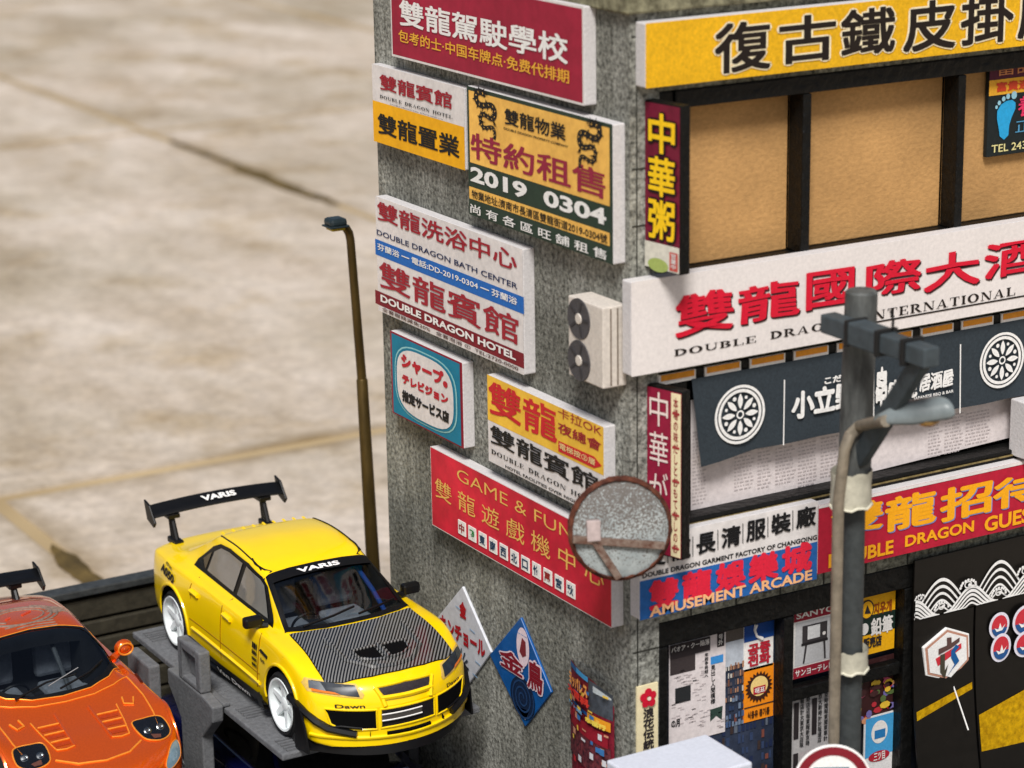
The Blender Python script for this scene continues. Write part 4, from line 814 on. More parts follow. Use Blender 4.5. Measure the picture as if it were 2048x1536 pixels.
# image right is -side or side: choose by projection
sgn = 1 if side.dot(RT) > 0 else -1; mp2 = lambda u, v, c=.06: mp(sgn*u, v, c)
BRK = mat('bracket_rust', (132, 116, 104), .7, .4, 14, rgb2=(84, 50, 36), bump=.3)
for a, b in (((-.94, -.12), (.82, -.36)), ((-.55, -.14), (-.08, -.93))):
    p0, p1 = mp2(*a), mp2(*b); d = (p1-p0).normalized(); w = d.cross(nrm); mb = MB(); mb.obox(p0, d, w, nrm, (0, -.032, -.03), ((p1-p0).length, .032, .03)); mb.build('bracket_bar', BRK, t, bevel=.006)
mb = MB(); mb.obox(mp2(-.54, 0), side, up, nrm, (-.06, -.08, -.03), (.06, .1, .035)); mb.build('bracket_plate', mat('pale_bracket', (176, 160, 156), .6, .2, 10), t, bevel=.008)
mb = MB(); mb.tube([mc-nrm*.09, mc-nrm*.25+Vector((.1, .1, 0)), Vector((XC0+.15, YC0+.02, mc.z-.02))], .03, 10); mb.build('mounting_arm', RUST, t, smooth=True)
# ------------------------------------------------------------------ thin street lamp behind the yellow car
LY = 23.6; lp = lambda u, v: at((u, v), 1, LY); bt_ = lp(745, 1111); tp_ = lp(701, 480); d = (bt_-tp_).normalized(); ft = bt_+d*(bt_.z/-d.z)
t = thing('street_lamp', 'thin brass brown street lamp with a small dark head behind the yellow car', 'street lamp', ft)
BR = mat('old_brass', (82, 66, 34), .4, .3, 6, metal=.5, sc3=(1, 1, .3)); md = lp(724, 760)
mb = MB(); mb.tube([ft, bt_, md, md+Vector((0, 0, .02))], [.085, .075, .062, .05], 14); mb.build('lower_post', BR, t, smooth=True)
mb = MB(); mb.tube([md, tp_, lp(698, 466), lp(692, 456), lp(686, 453)], [.052, .046, .046, .046, .04], 12); mb.build('post', BR, t, smooth=True)
h = lp(671, 447); HB = mat('lamp_dark', (38, 48, 52), .35, .15, 10); mb = MB()
mb.box((h.x-.1, h.y-.1, h.z-.03), (h.x+.1, h.y+.1, h.z+.065)); mb.build('lamp_head', HB, t, bevel=.035)
mb = MB(); mb.box((h.x-.112, h.y-.11, h.z-.035), (h.x+.112, h.y+.11, h.z-.015)); mb.build('lamp_rim', HB, t, bevel=.008)
mb = MB(); mb.box((h.x-.08, h.y-.08, h.z-.07), (h.x+.08, h.y+.08, h.z-.036)); mb.build('lens', mat('yellow_lens', (190, 164, 40), .3, .1), t, bevel=.015)
# ------------------------------------------------------------------ white cabinet and round sign at the bottom edge
y1 = 17.2; a = at((1212, 1525), 1, y1); b = at((1412, 1462), 1, y1); zt_ = (a.z+b.z)/2; c = at((1509, 1523), 2, zt_); y0 = c.y
t = thing('white_cabinet', 'white box cabinet standing before the storefront corner, only its top showing', 'cabinet', ((a.x+b.x)/2, (y0+y1)/2, 0))
CW = mat('white_enamel', (208, 212, 222), .45, .06, 26, big=.05); mb = MB(); mb.box((a.x, y0, .06), (b.x, y1, zt_)); mb.build('case', CW, t, bevel=.02)
mb = MB(); mb.box((a.x+.05, y0-.025, .2), (b.x-.05, y0-.002, zt_-.12)); dr = mb.build('door', CW, t, bevel=.01)
mb = MB(); mb.box((b.x-.17, y0-.06, 1.0), (b.x-.13, y0-.026, 1.3)); mb.build('handle', PG2, dr, bevel=.008)
for k in range(4): mb = MB(); px_ = a.x+.06 if k % 2 else b.x-.12; py_ = y0+.06 if k < 2 else y1-.12; mb.box((px_, py_, .001), (px_+.06, py_+.06, .058)); mb.build('foot', PG2, t)
c = at((1665, 1563), 1, 15.6); t = thing('road_sign', 'round road sign with a maroon ring just entering at the bottom edge', 'sign', (c.x, c.y, 0))
nrm = Vector((-.5, -.86, .05)).normalized(); R = .33
mb = MB(); mb.lathe(c, nrm, [(-.012, 0), (-.012, R), (0, R), (.004, R*.97)], 40); mb.lathe(c, nrm, [(.004, R*.97), (.004, 0)], 40); mb.build('plate', WHT, t)
mb = MB(); mb.lathe(c, nrm, [(.008, R*.95), (.008, R*.72)], 40); mb.build('ring', mat('maroon_band', (128, 28, 40), .6), t)
sd_ = Vector((0, 0, 1)).cross(nrm).normalized(); u_ = nrm.cross(sd_)
mb = MB(); mb.obox(c, sd_, u_, nrm, (-.16, .0, .006), (.14, .13, .009)); mb.obox(c, sd_, u_, nrm, (-.12, -.16, .006), (.22, -.02, .0094)); mb.build('symbol', ink((40, 84, 110)), t)
mb = MB(); mb.tube([Vector((c.x, c.y, 0))-nrm*.05, c-nrm*.05], .035, 10); mb.build('post', PG, t, smooth=True)
# moss tufts at the foot of the side wall
mb = MB()
for k in range(900):
    x = XC0-random.random()**2*.35-.01; y = random.uniform(YC0+.3, YC0+4.6); h = random.uniform(.03, .3); a = random.random()*6.3; w = random.uniform(.01, .03); q = Vector((math.cos(a), math.sin(a), 0)); p = Vector((x, y, 0)); tip = p+Vector((random.uniform(-.08, .02), random.uniform(-.08, .08), h))
    mb.add([p-q*w, p+q*w, tip+q*w*.4, tip-q*w*.4], [(0, 1, 2, 3)])
struct(mb.build('moss', mat('moss_green', (96, 92, 30), .95, .5, 9, rgb2=(40, 44, 16))), 'stuff')
# ------------------------------------------------------------------ car lifts
LM = mat('lift_grey', (102, 103, 105), .75, .16, 14, bump=.25, bscale=30); LM2 = mat('lift_deck', (106, 107, 109), .8, .22, 20, bump=.4, bscale=50)
def lift(label, xc, hw, yf, yr, zd, py0, py1, ztop, hole, rows, post_left=True):
    t = thing('car_lift', label, 'car lift', (xc, (yf+yr)/2, 0), 'car lifts')
    mb = MB(); mb.box((xc-hw, yf, zd-.07), (xc+hw, yr, zd)); mb.build('platform', LM2, t, bevel=.015)
    mb = MB()
    for y in rows:
        for k in range(5): mb.box((xc-hw+.07, y+k*.062, zd+.001), (xc+hw-.07, y+k*.062+.03, zd+.016))
    struct(mb.build('grip_ridge', LM, t), 'stuff')
    for sx in (-1, 1):
        mb = MB(); mb.box((xc+sx*hw-.035, yf+.02, zd), (xc+sx*hw+.035, yr, zd+.035)) if False else None
        mb = MB(); xi = xc+sx*(hw+.02); xo = xc+sx*(hw+.145); x0, x1 = min(xi, xo), max(xi, xo)
        dz = zd-1.75; ym = (py0+py1)/2
        prof = [(py1+.30, dz+1.82), (py1+.30, dz+1.66), (py1, dz+1.38), (py1-.02, 0), (py0+.02, 0), (py0+.02, dz+1.36), (py0-.26, dz+1.62), (py0-.28, dz+1.79), (py0-.02, dz+1.83), (py1+.0, dz+1.83)]
        mb.prism([(x0, y, z) for y, z in prof], (x1-x0, 0, 0)); mb.build('post', LM, t, bevel=.018)
        # upright loop handle: frame with an opening
        z0, z1 = dz+1.83, ztop; w = .1; hm = MB()
        if hole:
            for lo, hi in (((py0, z0), (py0+w, z1)), ((py1-w, z0), (py1, z1)), ((py0+w, z1-w), (py1-w, z1)), ((py0+w, z0), (py1-w, z0+.06))): hm.box((x0, lo[0], lo[1]+.001), (x1, hi[0], hi[1]))
            hm.box((x0+.08, py0+w, z0+.06), (x1-.02, py1-w, z1-w))
        else: hm.box((x0, py0, z0), (x1, py1, z1))
        hm.build('handle_block', LM, t, bevel=.02)
        mb = MB(); mb.box((min(xi, xc+sx*(hw-.06)), py0-.26, zd+.004), (max(xi, xc+sx*(hw-.06)), py0+.3, zd+.05)); mb.build('bracket', LM, t, bevel=.015)
    mb = MB(); mb.box((xc-hw-.1, py0+.1, .0), (xc+hw+.1, py1-.1, .05)); mb.build('floor_beam', LM, t, bevel=.01)
    return t
lift('grey car lift with open loop handles carrying the yellow car', 10.2, 1.08, 20.2, 23.95, 1.75, 21.78, 22.34, 2.27, True, (20.24, 21.15, 23.55))
lift('grey car lift with solid block handles carrying the orange car', 7.44, 1.06, 19.95, 24.3, 1.42, 21.98, 22.56, 2.16, False, (20.0, 23.9))
# ------------------------------------------------------------------ cars: lofted body, wheel arches cut, details laid on the surface
def pchip(xs, ys):
    n = len(xs); h = [xs[i+1]-xs[i] for i in range(n-1)]; dl = [(ys[i+1]-ys[i])/h[i] for i in range(n-1)]; d = [0]*n
    for i in range(1, n-1):
        if dl[i-1]*dl[i] > 0: w1, w2 = 2*h[i]+h[i-1], h[i]+2*h[i-1]; d[i] = (w1+w2)/(w1/dl[i-1]+w2/dl[i])
    d[0], d[-1] = dl[0], dl[-1]
    def f(x):
        i = 0
        while i < n-2 and x > xs[i+1]: i += 1
        t = (x-xs[i])/h[i]; return ((1+2*t)*(1-t)**2*ys[i]+t*(1-t)**2*h[i]*d[i]+t*t*(3-2*t)*ys[i+1]+t*t*(t-1)*h[i]*d[i+1])
    return f
def smooth(p, k=4):                                  # closed Catmull-Rom outline
    n = len(p); r = []
    for i in range(n):
        a, b, c, d = p[i-1], p[i], p[(i+1) % n], p[(i+2) % n]
        for j in range(k):
            t = j/k; r.append(tuple(.5*(2*b[x]+(c[x]-a[x])*t+(2*a[x]-5*b[x]+4*c[x]-d[x])*t*t+(3*b[x]-a[x]-3*c[x]+d[x])*t**3) for x in (0, 1)))
    return r
class Car:
    """local: x forward (0 = front axle), y to the car's left, z up; the car faces -Y in the world"""
    def __init__(s, name, label, xc, yf, zg, table, wb, rw, tw, bow, paint, flare, group, cabin=None):
        s.o = Vector((xc, yf, zg)); s.root = thing(name, label, 'car', s.o+Vector((0, 1.2, 0)), group); s.wb, s.rw, s.tw = wb, rw, tw
        tb = sorted(table); xs = [r[0] for r in tb]; fs = [pchip(xs, [r[k] for r in tb]) for k in range(1, len(tb[0]))]
        NX = 110; V = []; cols = []
        for i in range(NX+1):
            x = xs[0]+(xs[-1]-xs[0])*(.5-.5*math.cos(math.pi*i/NX)*(1) if False else i/NX)
            zt, zb, ym, ys, zs, yg, zg_, yr, zr = [f(x) for f in fs]
            fl = sum(flare*math.exp(-((x-c)/.42)**2) for c in (0, -wb))
            zm = zb+.62*(zs-zb)
            p = [(0, zb), (ym-.1, zb), (ym-.02, zb+.05), (ym+fl, zb+.3*(zs-zb)), (ym+fl, zm), (ym-.012+fl*.6, zb+.84*(zs-zb)), (ys+fl*.3, zs), (yg, zg_), (yg+(yr-yg)*.5+.01*(zr-zg_), zg_+(zr-zg_)*.5+.0), (yr, zr), (yr*.62, zt-.24*(zt-zr)), (0, zt)]
            # resample the half section smoothly
            q = []
            for k in range(len(p)-1):
                p0, p1, p2, p3 = p[max(0, k-1)], p[k], p[k+1], p[min(len(p)-1, k+2)]
                sub = 4 if k else 2
                for j in range(sub):
                    t = j/sub; tn = .32
                    m1 = [(p2[a]-p0[a])*tn for a in (0, 1)]; m2 = [(p3[a]-p1[a])*tn for a in (0, 1)]
                    q.append(tuple((2*t**3-3*t*t+1)*p1[a]+(t**3-2*t*t+t)*m1[a]+(-2*t**3+3*t*t)*p2[a]+(t**3-t*t)*m2[a] for a in (0, 1)))
            q.append(p[-1])
            bw = bow(x); ring = [(y, z) for y, z in q]+[(-y, z) for y, z in reversed(q[1:-1])]
            V.append([(x-bw*(abs(y)/.85)**2.2, y, z) for y, z in ring])
        m = len(V[0]); s.sv = [v for r in V for v in r]; s.sf = [(i*m+k, (i+1)*m+k, (i+1)*m+(k+1) % m, i*m+(k+1) % m) for i in range(NX) for k in range(m)]
        for e, xe in ((0, xs[0]), (NX, xs[-1])):                 # bowed end caps, one row of faces per height
            nq = len(q); NY = 16; bw = bow(xe); prev = None
            for r in range(nq):
                li, ri = e*m+r, e*m+(m-r if 0 < r < nq-1 else r); row = [li]
                if 0 < r < nq-1:
                    yl = s.sv[li][1]; z = s.sv[li][2]
                    for k in range(1, NY): y = yl-2*yl*k/NY; row.append(len(s.sv)); s.sv.append((xe-bw*(abs(y)/.85)**2.2, y, z))
                    row.append(ri)
                if prev:
                    if len(prev) == 1: s.sf += [(prev[0], row[k], row[k+1]) for k in range(NY)]
                    elif len(row) == 1: s.sf += [(prev[k], prev[k+1], row[0]) for k in range(NY)]
                    else: s.sf += [(prev[k], prev[k+1], row[k+1], row[k]) for k in range(NY)]
                prev = row
        s.bvh = BVHTree.FromPolygons([Vector(v) for v in s.sv], s.sf)
        me = bpy.data.meshes.new('body'); me.from_pydata([tuple(s.w(Vector(v))-parent_world(s.root)) for v in s.sv], [], s.sf); me.materials.append(paint); me.materials.append(DARKV)
        bm = bmesh.new(); bm.from_mesh(me); bmesh.ops.recalc_face_normals(bm, faces=bm.faces); bm.to_mesh(me); bm.free()
        body = bpy.data.objects.new('body', me); C.objects.link(body); body.parent = s.root
        # wheel wells cut out of the shell
        cb = MB()
        for xw in (0, -wb):
            for sy in (1, -1):
                k = 28; ra = rw+.035; P = [s.w(Vector((xw+ra*math.cos(2*math.pi*i/k), sy*.52, rw+.02+ra*math.sin(2*math.pi*i/k)))) for i in range(k)]; cb.prism(P, s.w(Vector((0, sy*.8, 0)))-s.w(Vector((0, 0, 0))), 1)
        cut = cb.build('cut', [paint, DARKV]); cm = cut.data; bm = bmesh.new(); bm.from_mesh(cm); bmesh.ops.recalc_face_normals(bm, faces=bm.faces); bm.to_mesh(cm); bm.free()
        md = body.modifiers.new('b', 'BOOLEAN'); md.object = cut; md.operation = 'DIFFERENCE'; md.solver = 'EXACT'
        bpy.context.view_layer.update(); dg = bpy.context.evaluated_depsgraph_get(); nm = bpy.data.meshes.new_from_object(body.evaluated_get(dg)); body.modifiers.clear(); body.data = nm; nm.name = 'body'
        bpy.data.objects.remove(cut)
        if cabin:                                                # hollow cabin, open through the windscreen
            scr, zf, zc, xb, yb = cabin; k = .985; cx_ = sum(p[0] for p in scr)/len(scr); nm.materials.append(CABIN)
            a = MB(); a.prism([s.w(Vector((cx_+(x-cx_)*k, y*k, zf))) for x, y in scr], (0, 0, 2), 2); b2 = MB(); q0, q1 = s.w(Vector((cx_-.1, -yb, zf+.01))), s.w(Vector((xb, yb, zc))); b2.box([min(q0[i], q1[i]) for i in range(3)], [max(q0[i], q1[i]) for i in range(3)], 2)
            for mb_ in (a, b2):
                cut = mb_.build('cut', [paint, DARKV, CABIN]); bm = bmesh.new(); bm.from_mesh(cut.data); bmesh.ops.recalc_face_normals(bm, faces=bm.faces); bm.to_mesh(cut.data); bm.free()
                md = body.modifiers.new('b', 'BOOLEAN'); md.object = cut; md.operation = 'DIFFERENCE'; md.solver = 'EXACT'
                bpy.context.view_layer.update(); dg = bpy.context.evaluated_depsgraph_get(); nm = bpy.data.meshes.new_from_object(body.evaluated_get(dg)); body.modifiers.clear(); body.data = nm; nm.name = 'body'; bpy.data.objects.remove(cut)
        nm.polygons.foreach_set('use_smooth', [True]*len(nm.polygons)); nm.set_sharp_from_angle(angle=math.radians(42)); s.body = body
    def w(s, p): return Vector((s.o.x+p.y, s.o.y-p.x, s.o.z+p.z))
    def hit(s, p, view):
        o, d = {'side': (Vector((p[0], -3, p[1])), Vector((0, 1, 0))), 'left': (Vector((p[0], 3, p[1])), Vector((0, -1, 0))), 'top': (Vector((p[0], p[1], 4)), Vector((0, 0, -1))), 'front': (Vector((5, p[0], p[1])), Vector((-1, 0, 0)))}[view]
        l, n, i, dd = s.bvh.ray_cast(o, d)
        if l is None: l, n, i, dd = s.bvh.find_nearest(o+d*2.3)
        if n.dot(d) > 0: n = -n
        return l, n
    def patch(s, name, pts, view, m, off=.006, sub=.05, parent=None):
        bm = bmesh.new(); vs = [bm.verts.new((p[0], p[1], 0)) for p in pts]; bm.faces.new(vs); bmesh.ops.triangulate(bm, faces=bm.faces[:])
        for ax in (0, 1):
            lo, hi = min(p[ax] for p in pts), max(p[ax] for p in pts); k = int((hi-lo)/sub)
            for i in range(1, k+1):
                co = [0, 0, 0]; no = [0, 0, 0]; co[ax] = lo+(hi-lo)*i/(k+1); no[ax] = 1
                bmesh.ops.bisect_plane(bm, geom=bm.verts[:]+bm.edges[:]+bm.faces[:], plane_co=co, plane_no=no, dist=1e-5)
        mb = MB(); idx = {v: i for i, v in enumerate(bm.verts)}; P = []; N = []
        for v in bm.verts:
            l, n = s.hit((v.co.x, v.co.y), view); P.append(s.w(l+n*off)); N.append(n)
        mb.add(P, [tuple(idx[v] for v in f.verts) for f in bm.faces]); bm.free()
        o = mb.build(name, m, parent or s.root, smooth=True)
        return o
    def ring(s, name, outer, inner, view, m, off, sub=.03):
        bm = bmesh.new(); n = len(outer); A = [bm.verts.new((p[0], p[1], 0)) for p in outer]; B_ = [bm.verts.new((p[0], p[1], 0)) for p in inner]
        for i in range(n): bm.faces.new((A[i], A[(i+1) % n], B_[(i+1) % n], B_[i]))
        bmesh.ops.triangulate(bm, faces=bm.faces[:])
        for ax in (0, 1):
            lo, hi = min(p[ax] for p in outer), max(p[ax] for p in outer); k = int((hi-lo)/sub)
            for i in range(1, k+1):
                co = [0, 0, 0]; no = [0, 0, 0]; co[ax] = lo+(hi-lo)*i/(k+1); no[ax] = 1; bmesh.ops.bisect_plane(bm, geom=bm.verts[:]+bm.edges[:]+bm.faces[:], plane_co=co, plane_no=no, dist=1e-5)
        mb = MB(); idx = {v: i for i, v in enumerate(bm.verts)}; P = []
        for v in bm.verts: l, n_ = s.hit((v.co.x, v.co.y), view); P.append(s.w(l+n_*off))
        mb.add(P, [tuple(idx[v] for v in f.verts) for f in bm.faces]); bm.free(); return mb.build(name, m, s.root, smooth=True)
    def interior(s, xd, zd, xs_, zs_, bar):
        seat = mat('seat_grey', (138, 142, 150), .7, .2, 9); dash = mat('dash_grey', (58, 60, 64), .6, .2, 9)
        B2 = lambda n, x0, x1, y0, y1, z0, z1, m, bv: (lambda q0, q1: (lambda mb: (mb.box([min(q0[i], q1[i]) for i in range(3)], [max(q0[i], q1[i]) for i in range(3)]), mb.build(n, m, s.root, bevel=bv))[1])(MB()))(s.w(Vector((x0, y0, z0))), s.w(Vector((x1, y1, z1))))
        B2('dashboard', xd, xd-.2, -.5, .5, zd-.18, zd, dash, .03); B2('instrument_hood', xd-.06, xd-.2, -.48, -.18, zd+.003, zd+.05, dash, .015)
        for y in (-.32, .32):
            B2('seat', xs_+.35, xs_-.05, y-.22, y+.22, zs_-.30, zs_-.16, seat, .04); B2('seat_back', xs_-.06, xs_-.18, y-.21, y+.21, zs_-.15, zs_+.26, seat, .05)
        c_ = s.w(Vector((xd-.30, -.32, zd+.0))); mb = MB(); mb.tube([c_+Vector((.15*math.cos(t), -.05*math.sin(t), .13*math.sin(t))) for t in [2*math.pi*k/20 for k in range(21)]], .014, 6); mb.build('steering_wheel', PLB, s.root, smooth=True)
        mb = MB(); mb.tube([s.w(Vector(p)) for p in bar[0]], .024, 8); mb.build('cage_bar', bar[1], s.root, smooth=True)
    def both(s, name, pts, view, m, off=.006, sub=.05):
        if view == 'side': return [s.patch(name, pts, 'side', m, off, sub), s.patch(name, pts, 'left', m, off, sub)]
        k = 1 if view == 'top' else 0; fl = [tuple(-c if i == k else c for i, c in enumerate(p)) for p in pts]
        return [s.patch(name, pts, view, m, off, sub), s.patch(name, fl, view, m, off, sub)]
    def line(s, name, pts, view, m, wd=.012, off=.004, closed=False, parent=None):
        P = [s.hit(p, view) for p in pts]; dense = []
        n = len(pts); rng = range(n if closed else n-1)
        for i in rng:
            a, b = pts[i], pts[(i+1) % n]; k = max(1, int(math.hypot(b[0]-a[0], b[1]-a[1])/.05))
            dense += [(a[0]+(b[0]-a[0])*j/k, a[1]+(b[1]-a[1])*j/k) for j in range(k)]
        dense.append(pts[0] if closed else pts[-1]); mb = MB(); H = [s.hit(p, view) for p in dense]
        mb.tube([s.w(l+n_*off) for l, n_ in H], wd/2, 6); return mb.build(name, m, parent or s.root, smooth=True)
    def decal(s, t, view, a0, a1, b0, b1, m, off=.01, fo=.02, skew=0, flip=False, name='decal'):
        v, f = glyphs(t, fo); x0 = min(p[0] for p in v); x1 = max(p[0] for p in v); y0 = min(p[1] for p in v); y1 = max(p[1] for p in v); mb = MB(); P = []
        for x, y in v:
            u = (x-x0)/(x1-x0); w = (y-y0)/(y1-y0); a = a0+(a1-a0)*u; b = b0+(b1-b0)*w+skew*(a-a0)
            if view == 'wtop': l, n = s.hit((b, a), 'top')         # a runs along y, b along x
            else: l, n = s.hit((a, b), view)
            P.append(s.w(l+n*off))
        mb.add(P, f); return mb.build(name, m, s.root)
    def wheel(s, x, sy, rimm, spokes, rrim, yo):
        c = s.w(Vector((x, sy*yo, s.rw))); ax = Vector((sy, 0, 0)); tw = s.tw; mb = MB(); r = s.rw
        mb.lathe(c, ax, [(-tw, rrim-.02), (-tw, r-.04), (-tw+.03, r-.005), (-tw*.5, r), (-.03, r-.005), (-.004, r-.03), (.004, rrim+.03), (-.004, rrim+.004), (-.03, rrim-.004)], 36); wh = mb.build('wheel', TYRE, s.root, smooth=True)
        mb = MB(); mb.lathe(c, ax, [(-.01, rrim+.004), (.004, rrim), (.0, rrim-.018), (-.06, rrim-.035), (-.14, rrim-.06), (-.16, .0)], 36); mb.build('rim', rimm, wh, smooth=True)
        mb = MB(); a_ = Vector((0, 1, 0)); b_ = Vector((0, 0, 1))
        for k in range(spokes):
            t = 2*math.pi*k/spokes+.3; d = a_*math.cos(t)+b_*math.sin(t); e = b_*math.cos(t)-a_*math.sin(t)
            P = [c+d*.05+e*.036+ax*-.045, c+d*.05-e*.036+ax*-.045, c+d*(rrim-.03)-e*.022+ax*-.03, c+d*(rrim-.03)+e*.022+ax*-.03]
            mb.add(P+[p-ax*.05 for p in P], [(0, 1, 2, 3), (0, 3, 7, 4), (1, 5, 6, 2), (2, 6, 7, 3), (0, 4, 5, 1)])
        mb.build('spokes', rimm, wh)
        mb = MB(); mb.lathe(c, ax, [(-.09, .07), (-.04, .065), (-.03, .04), (-.03, 0)], 16); mb.build('hub', rimm, wh, smooth=True)
        mb = MB(); mb.lathe(c, ax, [(-.16, rrim-.045), (-.11, rrim-.045), (-.11, .03)], 24); mb.build('brake_disc', mat('brake_dark', (34, 35, 36), .8, .1), wh)
        return wh
DARKV = mat('dark_void', (6, 6, 7), .9, spec=.1); TYRE = mat('tyre_rubber', (24, 24, 25), .75, .2, 20, bump=.1)
GLS = mat('car_glass', (16, 18, 21), .04, .25, 2.2, coat=1, spec=.8); CABIN = mat('cabin_dark', (30, 31, 34), .9, .2, 8); GLS2 = mat('side_glass', (112, 110, 106), .06, .1, 2, coat=1, spec=.7)  # door glass: its grey reflection is put into the base colour
PLB = mat('black_plastic', (13, 13, 14), .42, .2, 12, spec=.3); RIMW = mat('white_rim', (226, 232, 232), .4, .05, 8)
YP_ = mat('yellow_paint', (255, 214, 0), .28, .02, 5, coat=.8); YL = mat('yellow_seam', (150, 104, 0), .5)
CHR = mat('lamp_chrome', (150, 154, 156), .25, .1, 9, metal=1); AMB = mat('amber', (220, 120, 40), .2, .1)
def clear_glass():                                 # thin sheet: see through, with a fresnel reflection
    m = bpy.data.materials.new('windscreen_glass'); m.use_nodes = True; n = m.node_tree; L = n.links.new; n.nodes.remove(n.nodes['Principled BSDF']); tr = n.nodes.new('ShaderNodeBsdfTransparent'); tr.inputs[0].default_value = (.62, .66, .68, 1)
    gl = n.nodes.new('ShaderNodeBsdfGlossy'); gl.inputs['Roughness'].default_value = .03; fr = n.nodes.new('ShaderNodeFresnel'); fr.inputs[0].default_value = 1.6; mx = n.nodes.new('ShaderNodeMixShader')
    L(fr.outputs[0], mx.inputs[0]); L(tr.outputs[0], mx.inputs[1]); L(gl.outputs[0], mx.inputs[2]); L(mx.outputs[0], n.nodes['Material Output'].inputs[0]); return m
CLEAR = clear_glass()
# carbon cloth: diagonal stripes
CF = mat('carbon_weave', (40, 40, 42), .25, .2, 30, coat=.7)
def carbon():
    n = CF.node_tree; L = n.links.new; b = n.nodes['Principled BSDF']; tc = n.nodes.new('ShaderNodeTexCoord'); mp = n.nodes.new('ShaderNodeMapping'); mp.inputs['Rotation'].default_value = (0, 0, math.radians(36)); L(tc.outputs['Object'], mp.inputs[0])
    wv = n.nodes.new('ShaderNodeTexWave'); wv.wave_type = 'BANDS'; wv.bands_direction = 'X'; wv.wave_profile = 'SIN'; wv.inputs['Scale'].default_value = 10.5; wv.inputs['Distortion'].default_value = .15; L(mp.outputs[0], wv.inputs[0])
    rp = n.nodes.new('ShaderNodeValToRGB'); rp.color_ramp.elements[0].position = .42; rp.color_ramp.elements[1].position = .72; rp.color_ramp.elements[0].color = lin((14, 14, 15)); rp.color_ramp.elements[1].color = lin((124, 124, 122)); L(wv.outputs[0], rp.inputs[0]); L(rp.outputs[0], b.inputs['Base Color'])
carbon()
ws = [(-.22, 0), (-.23, .3), (-.28, .52), (-.34, .64), (-.93, .535), (-.955, .3), (-.96, 0), (-.955, -.3), (-.93, -.535), (-.34, -.64), (-.28, -.52), (-.23, -.3)]
wo = [(-.16, 0), (-.17, .3), (-.22, .53), (-.29, .675), (-.96, .553), (-.99, .3), (-.995, 0), (-.99, -.3), (-.96, -.553), (-.29, -.675), (-.22, -.53), (-.17, -.3)]
w2 = [(-.47, 0), (-.50, .3), (-.60, .5), (-.76, .66), (-.84, .655), (-1.14, .55), (-1.2, .5), (-1.26, .3), (-1.28, 0)]; w2 += [(x, -y) for x, y in reversed(w2[1:-1])]
w2o = [(-.43, 0), (-.46, .3), (-.56, .52), (-.74, .69), (-.84, .69), (-1.17, .57), (-1.23, .52), (-1.29, .3), (-1.31, 0)]; w2o += [(x, -y) for x, y in reversed(w2o[1:-1])]
#  x     zt    zb    ym    ys    zs    yg    zg    yr    zr
EVO = [
 (.965, .50, .11, .80, .775, .455, .68, .48, .40, .495), (.95, .565, .11, .83, .80, .52, .69, .545, .42, .56), (.91, .655, .11, .85, .815, .61, .70, .635, .45, .65), (.85, .712, .11, .862, .82, .665, .70, .69, .46, .705),
 (.76, .752, .11, .866, .825, .71, .70, .732, .46, .745), (.55, .805, .11, .87, .83, .76, .69, .785, .47, .80), (.3, .855, .12, .87, .835, .815, .68, .84, .48, .85),
 (0, .905, .13, .87, .835, .862, .68, .885, .5, .897), (-.18, .93, .14, .868, .832, .872, .69, .90, .60, .915), (-.3, .965, .14, .866, .83, .875, .70, .905, .655, .925),
 (-.6, 1.125, .14, .865, .828, .88, .70, .91, .60, 1.09), (-.95, 1.285, .14, .865, .826, .885, .70, .92, .545, 1.265), (-1.25, 1.36, .14, .865, .825, .89, .70, .925, .555, 1.335),
 (-1.7, 1.405, .14, .866, .825, .90, .70, .935, .55, 1.365), (-2.05, 1.385, .14, .868, .825, .91, .70, .945, .54, 1.345), (-2.45, 1.22, .14, .87, .825, .925, .70, .96, .555, 1.17),
 (-2.8, 1.02, .15, .868, .82, .92, .70, .95, .60, .995), (-3.1, .955, .19, .85, .80, .91, .69, .935, .58, .945), (-3.35, .94, .24, .82, .78, .895, .67, .92, .55, .932), (-3.47, .90, .30, .77, .74, .85, .64, .88, .5, .895)]
bow = lambda x: .40*max(0, min(1, (x-.1)/.75))**1.2 + (.10*max(0, min(1, (-x-2.9)/.5)))*-1
YX = 10.2
c = Car('yellow_car', 'yellow sports saloon with black carbon bonnet and tall rear wing on the lift', YX, 20.606, 1.75, EVO, 2.625, .322, .2, bow, YP_, .028, 'model cars on the lifts', (ws, .62, 1.19, -2.2, .52))
for x in (0, -2.625):
    for sy in (1, -1): c.wheel(x, sy, RIMW, 6, .262, .892)
# arch lips
for xw in (0, -2.625):
    for v in ('side', 'left'): c.line('arch_lip', [(xw+.375*math.cos(math.radians(a)), .342+.375*math.sin(math.radians(a))) for a in range(-14, 196, 12)], v, YP_, .035, .0)
# bonnet, windscreen, windows
hood = [(-.13, 0), (-.14, .25), (-.19, .5), (-.23, .655), (.1, .67), (.4, .685), (.58, .685), (.68, .55), (.755, .28), (.775, 0), (.755, -.28), (.68, -.55), (.58, -.685), (.4, -.685), (.1, -.67), (-.23, -.655), (-.19, -.5), (-.14, -.25)]
hood = [(x+bow(x)*(abs(y)/.85)**2.2*-.0, y) for x, y in hood]
c.patch('bonnet', hood, 'top', CF, .012, .06); c.line('bonnet_seam', hood, 'top', PLB, .014, .004, True)
for sy in (1, -1):
    v = [(.36, sy*.05), (.36, sy*.27), (.47, sy*.255), (.53, sy*.16), (.55, sy*.05)]; c.patch('bonnet_vent', v, 'top', DARKV, .02)
    c.line('vent_lip', [(.35, sy*.03), (.35, sy*.285)], 'top', CF, .035, .022); c.line('vent_lip', [(.35, sy*.285), (.48, sy*.27), (.55, sy*.16), (.575, sy*.03)], 'top', CF, .03, .018)
